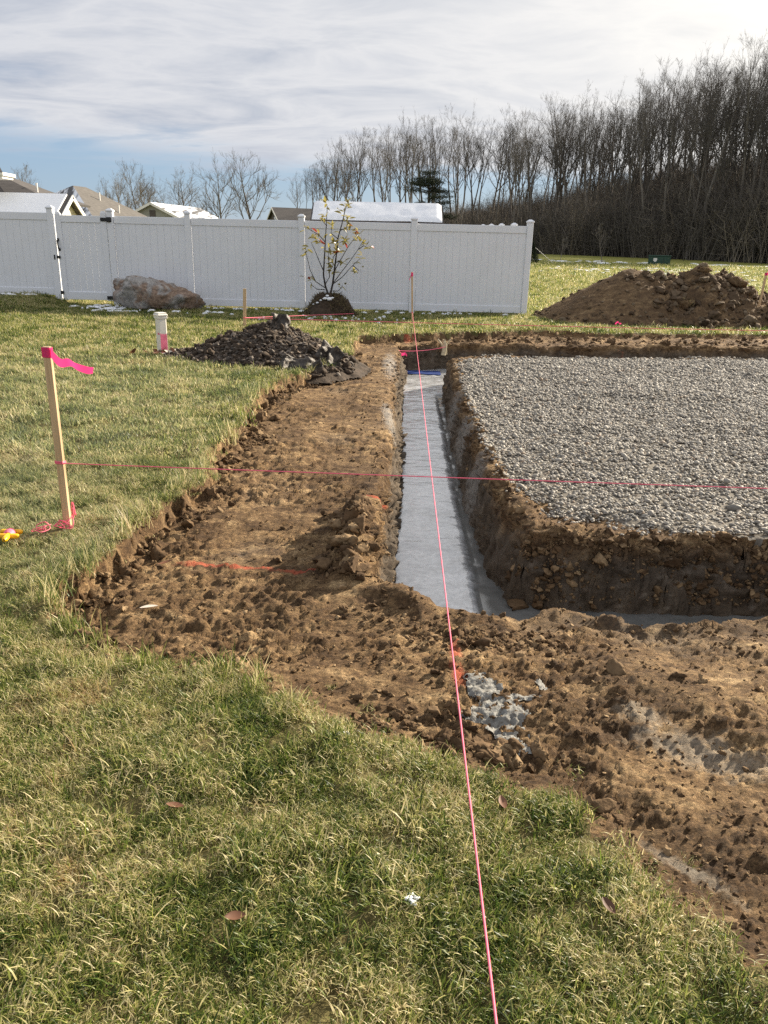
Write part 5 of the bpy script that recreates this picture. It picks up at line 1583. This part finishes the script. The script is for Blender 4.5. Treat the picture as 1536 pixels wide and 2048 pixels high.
# yellow line reel
rl = empty('line_reel', (-1.80, 3.435, .045), R(12)); rl.rotation_euler = (R(-6), R(4), R(14)); tag(rl, 'yellow plastic reel wound with pink string lying in the grass', 'reel')
def capsule(mb, a, b, r, s=10):
    a, b = np.array(a, float), np.array(b, float); d = (b - a) / np.linalg.norm(b - a)
    mb.tube([a - d * r * .0, a + d * r * .25, a + d * r, b - d * r, b - d * r * .25, b], [r * .35, r * .78, r, r, r * .78, r * .35], s)
for yy in (.075, -.012):
    mb = MB(); capsule(mb, (-.052, yy, 0), (.052, yy, 0), .0125); mb.build('crossbar', M['yellow'], rl, True)
mb = MB(); capsule(mb, (0, .085, 0), (0, -.085, 0), .014); mb.build('handle', M['yellow'], rl, True)
mb = MB(); mb.tube([(0, .064, 0), (0, .058, 0), (0, .03, 0), (0, .006, 0), (0, .0, 0)], [.016, .023, .026, .023, .016], 14); wd = mb.build('winding', M['line'], rl, True)

# square white plastic post with pink paint
pp = empty('plastic_post', (-2.90, 10.02, 0), R(42)); tag(pp, 'short square white plastic post with pink paint, left of the stone heap', 'post')
MB().box((0, 0, .20), (.108, .108, .60), bev=.012).build('post_body', M['pvc'], pp)
MB().box((0, 0, .475), (.128, .128, .035), bev=.006).box((0, 0, .503), (.142, .142, .03), bev=.012).box((0, 0, .525), (.118, .118, .02), bev=.008).build('post_cap', M['pvc'], pp)
def ragged(x0, x1, z0, z1, face, seed):
    q = np.random.default_rng(seed); n = 14; V = []
    for i in range(n + 1):
        u = x0 + (x1 - x0) * i / n; V += [(u, -.0555, z0), (u, -.0555, z1 + q.uniform(-.02, .012))]
    V = np.array(V)
    if face == 'right': V = np.stack([-V[:, 1], V[:, 0], V[:, 2]], 1)
    return V, [(2 * i, 2 * i + 2, 2 * i + 3, 2 * i + 1) for i in range(n)]
# the corner points at the viewer: local -Y face is to the viewer's right
pm = MB(); V, F = ragged(-.046, .046, -.02, .275, 'front', 1); pm.add(V, F)
pm.build('paint', M['pinkpaint'], pp)
pm = MB(); V, F = ragged(-.05, -.004, .262, .29, 'front', 2); V[:, 0], V[:, 1] = V[:, 1].copy(), V[:, 0].copy(); pm.add(V, F); pm.build('paint', M['pinkpaint'], pp)


# ------------------------------------------------------------------ small things
def flat_leaf(name, loc, L, w, rz, mat, label, cat, group=None, curl=.35, tilt=.15):
    n = 7; V = []; F = []
    for i in range(n + 1):
        u = i / n; ww = w / 2 * math.sin(math.pi * (.03 + .94 * u)) ** .8; z = curl * L * (u - .5) ** 2
        V += [((u - .5) * L, -ww, z + ww * .5), ((u - .5) * L, 0, z), ((u - .5) * L, ww, z + ww * .4)]
    for i in range(n): a = i * 3; F += [(a, a + 3, a + 4, a + 1), (a + 1, a + 4, a + 5, a + 2)]
    o = obj(name, mesh_data(name, V, F, M[mat], True), None, loc, (random.uniform(-tilt, tilt), random.uniform(-tilt, tilt), rz))
    return tag(o, label, cat, group)


def hz(x, y): return float(height(np.array([x]), np.array([y]))[0])


flat_leaf('fallen_leaf', (-1.0, 2.98, hz(-1.0, 2.98) + .025), .075, .036, .35, 'strawleaf', 'single pale dry leaf lying on the bare soil near the lawn edge', 'leaf', curl=.2)
flat_leaf('fallen_leaf', (-1.05, 3.42, hz(-1.05, 3.42) + .03), .07, .03, .5, 'deadleaf', 'rust-brown dry leaf caught at the sod cut below the ribboned stake', 'leaf')
q = np.random.default_rng(14)
for i in range(16):
    x, y = -2.88 + q.normal(0.02, .17), 9.86 + q.normal(0, .07)
    flat_leaf('fallen_leaf', (x, y, .035 + .04 * q.uniform()), q.uniform(.09, .16), q.uniform(.04, .06), q.uniform(0, 6), 'deadleaf' if i % 4 else 'strawleaf',
              'curled brown dead leaf at the foot of the white plastic post' if i % 4 else 'pale upturned dead leaf at the foot of the white plastic post', 'leaf', 'dead leaves around the plastic post', .5, .6)
for i, (x, y, w_) in enumerate(((-.52, 1.62, 'left of the pale stone'), (.33, 1.66, 'near the soil edge, right of the string'), (-.30, 1.28, 'in the near grass at the bottom'), (.52, 1.33, 'in the near grass, lower right'))):
    flat_leaf('fallen_leaf', (x, y, gz(x, y) + .03), .045, .022, 1.7 * i, 'deadleaf', 'small brown leaf ' + w_, 'leaf')
o = obj('stone', rock_variant('stone', ICO2, (.030, .022, .02), .4, 1.3, 91, M['whitestone'], False, True), None, (-.112, 1.945, .02), (0, .2, .4)); tag(o, 'pale angular stone at the edge of the near grass', 'stone')
for i, (x, y, s) in enumerate(((.075, 1.345, .012), (.088, 1.335, .010), (.094, 1.350, .009), (.082, 1.36, .008))):
    o = obj('snow_crumb', rock_variant('snow_crumb', ICO2, (s * .85, s * .7, s * .35), .8, 2.2, 95 + i, M['snow'], True), None, (x, y, gz(x, y) + .016), (.2, .1, i)); tag(o, 'tiny crumb of snow on the near lawn left of the string', 'snow', 'snow crumbs in the near grass')


def build_splat():
    st = .006; xs, ys = np.arange(.20, .68, st), np.arange(1.90, 2.50, st); X, Y = np.meshgrid(xs, ys); x, y = X.ravel(), Y.ravel()
    def el(cx, cy, rx, ry, a=0): c, s = math.cos(a), math.sin(a); u, v = (x - cx) * c + (y - cy) * s, -(x - cx) * s + (y - cy) * c; return 1 - np.sqrt((u / rx) ** 2 + (v / ry) ** 2)
    m_ = np.maximum.reduce([el(.355, 2.33, .06, .11, .2), el(.37, 2.16, .085, .075), el(.41, 2.04, .055, .09, -.1), el(.47, 2.26, .09, .025, .35), el(.455, 2.18, .05, .04), el(.57, 2.37, .02, .04)])
    m_ = m_ + .06 + .55 * fbm(x * 17, y * 17, 3, 5, .62)
    z = np.minimum(height(x, y, False) + .020, height(x, y) + .007) + .0 * x
    idx = np.arange(len(x)).reshape(X.shape); q = np.stack([idx[:-1, :-1], idx[:-1, 1:], idx[1:, 1:], idx[1:, :-1]], -1).reshape(-1, 4)
    q = q[(m_[q] > 0).all(1)]; u, inv = np.unique(q, return_inverse=True)
    o = obj('concrete_splatter', mesh_data('concrete_splatter', np.stack([x, y, z], 1)[u], [inv.reshape(-1, 4)], M['splat'], True))
    tag(o, 'ragged grey splatter of wet concrete spilled on the soil beside the string', 'concrete spill')


build_splat()
# blue strip and split root at the far end of the trench
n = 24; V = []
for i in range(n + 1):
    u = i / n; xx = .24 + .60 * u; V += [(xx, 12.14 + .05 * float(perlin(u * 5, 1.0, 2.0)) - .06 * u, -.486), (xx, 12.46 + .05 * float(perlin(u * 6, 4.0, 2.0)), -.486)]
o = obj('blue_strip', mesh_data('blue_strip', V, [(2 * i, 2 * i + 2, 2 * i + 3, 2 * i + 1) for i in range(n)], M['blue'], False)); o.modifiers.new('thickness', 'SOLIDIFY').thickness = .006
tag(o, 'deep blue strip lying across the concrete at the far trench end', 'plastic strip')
rt_ = MB(); q = np.random.default_rng(2)
for i in range(5):
    a = np.array([.90 + q.normal(0, .03), 12.72 + q.normal(0, .04), -.26]); rt_.tube(smooth_path([a, a + [q.normal(0, .03), -.02, .13], a + [q.normal(0.02, .05), -.03, .25]], 7), np.linspace(.028, .012, 7), 6)
o = rt_.build('root_stub', M['rootwood'], None, True); tag(o, 'pale split root sticking out at the far trench corner', 'root')

# snow lying in the shade and on the far lawn
r_ = np.random.default_rng(44)
SNOWS = []
for i in range(4):
    n = 22; V = [(0, 0, .02)]; 
    for rr, zz in ((.6, .014), (1.0, -.01)):
        for j in range(n):
            a = 6.283 * j / n; k = rr * (1 + .35 * float(perlin(math.cos(a) * 1.8 + i * 7, math.sin(a) * 1.8, i))); V.append((math.cos(a) * k, math.sin(a) * k * .7, zz))
    F = [(0, 1 + j, 1 + (j + 1) % n) for j in range(n)] + [(1 + j, 1 + n + j, 1 + n + (j + 1) % n, 1 + (j + 1) % n) for j in range(n)]
    SNOWS.append(mesh_data('snow_shape', V, F, M['snow'], True))
px_ = []; py_ = []; ps = []
def sn(x, y, s): px_.append(x); py_.append(y); ps.append(s)
sn(r_.normal(-5.9, .45, 34), r_.normal(16.6, .22, 34), r_.uniform(.03, .10, 34)); sn(r_.normal(-4.6, .7, 26), r_.normal(16.0, .14, 26), r_.uniform(.02, .07, 26))
sn(r_.normal(-8.3, .4, 18), r_.normal(17.0, .12, 18), r_.uniform(.03, .10, 18)); sn(r_.uniform(-4, 2.6, 60), r_.normal(17.25, .10, 60), r_.uniform(.02, .06, 60)); sn(r_.uniform(-2.6, .6, 40), r_.normal(15.6, .4, 40), r_.uniform(.015, .045, 40))
sn(r_.normal(14.5, 3.2, 110), r_.normal(45, 3.0, 110), r_.uniform(.05, .22, 110)); sn(r_.uniform(12, 28, 40), r_.normal(66, 2.5, 40), r_.uniform(.15, .5, 40)); sn(r_.uniform(24, 40, 90), r_.normal(62, 1.2, 90), r_.uniform(.2, .7, 90))
x, y, s = map(np.concatenate, (px_, py_, ps)); z = height(x, y, False) + .035 + .015 * (y > 30)
o = scatter('snow_patches', np.stack([x, y, z], 1), np.stack([0 * x, 0 * x, r_.uniform(0, 6, len(x))], 1), np.stack([s * 1.4, s, s * 0 + 1], 1), r_.integers(0, 4, len(x)), SNOWS)
tag(o, 'thin leftover scraps of snow scattered on the lawn', 'snow', kind='stuff')
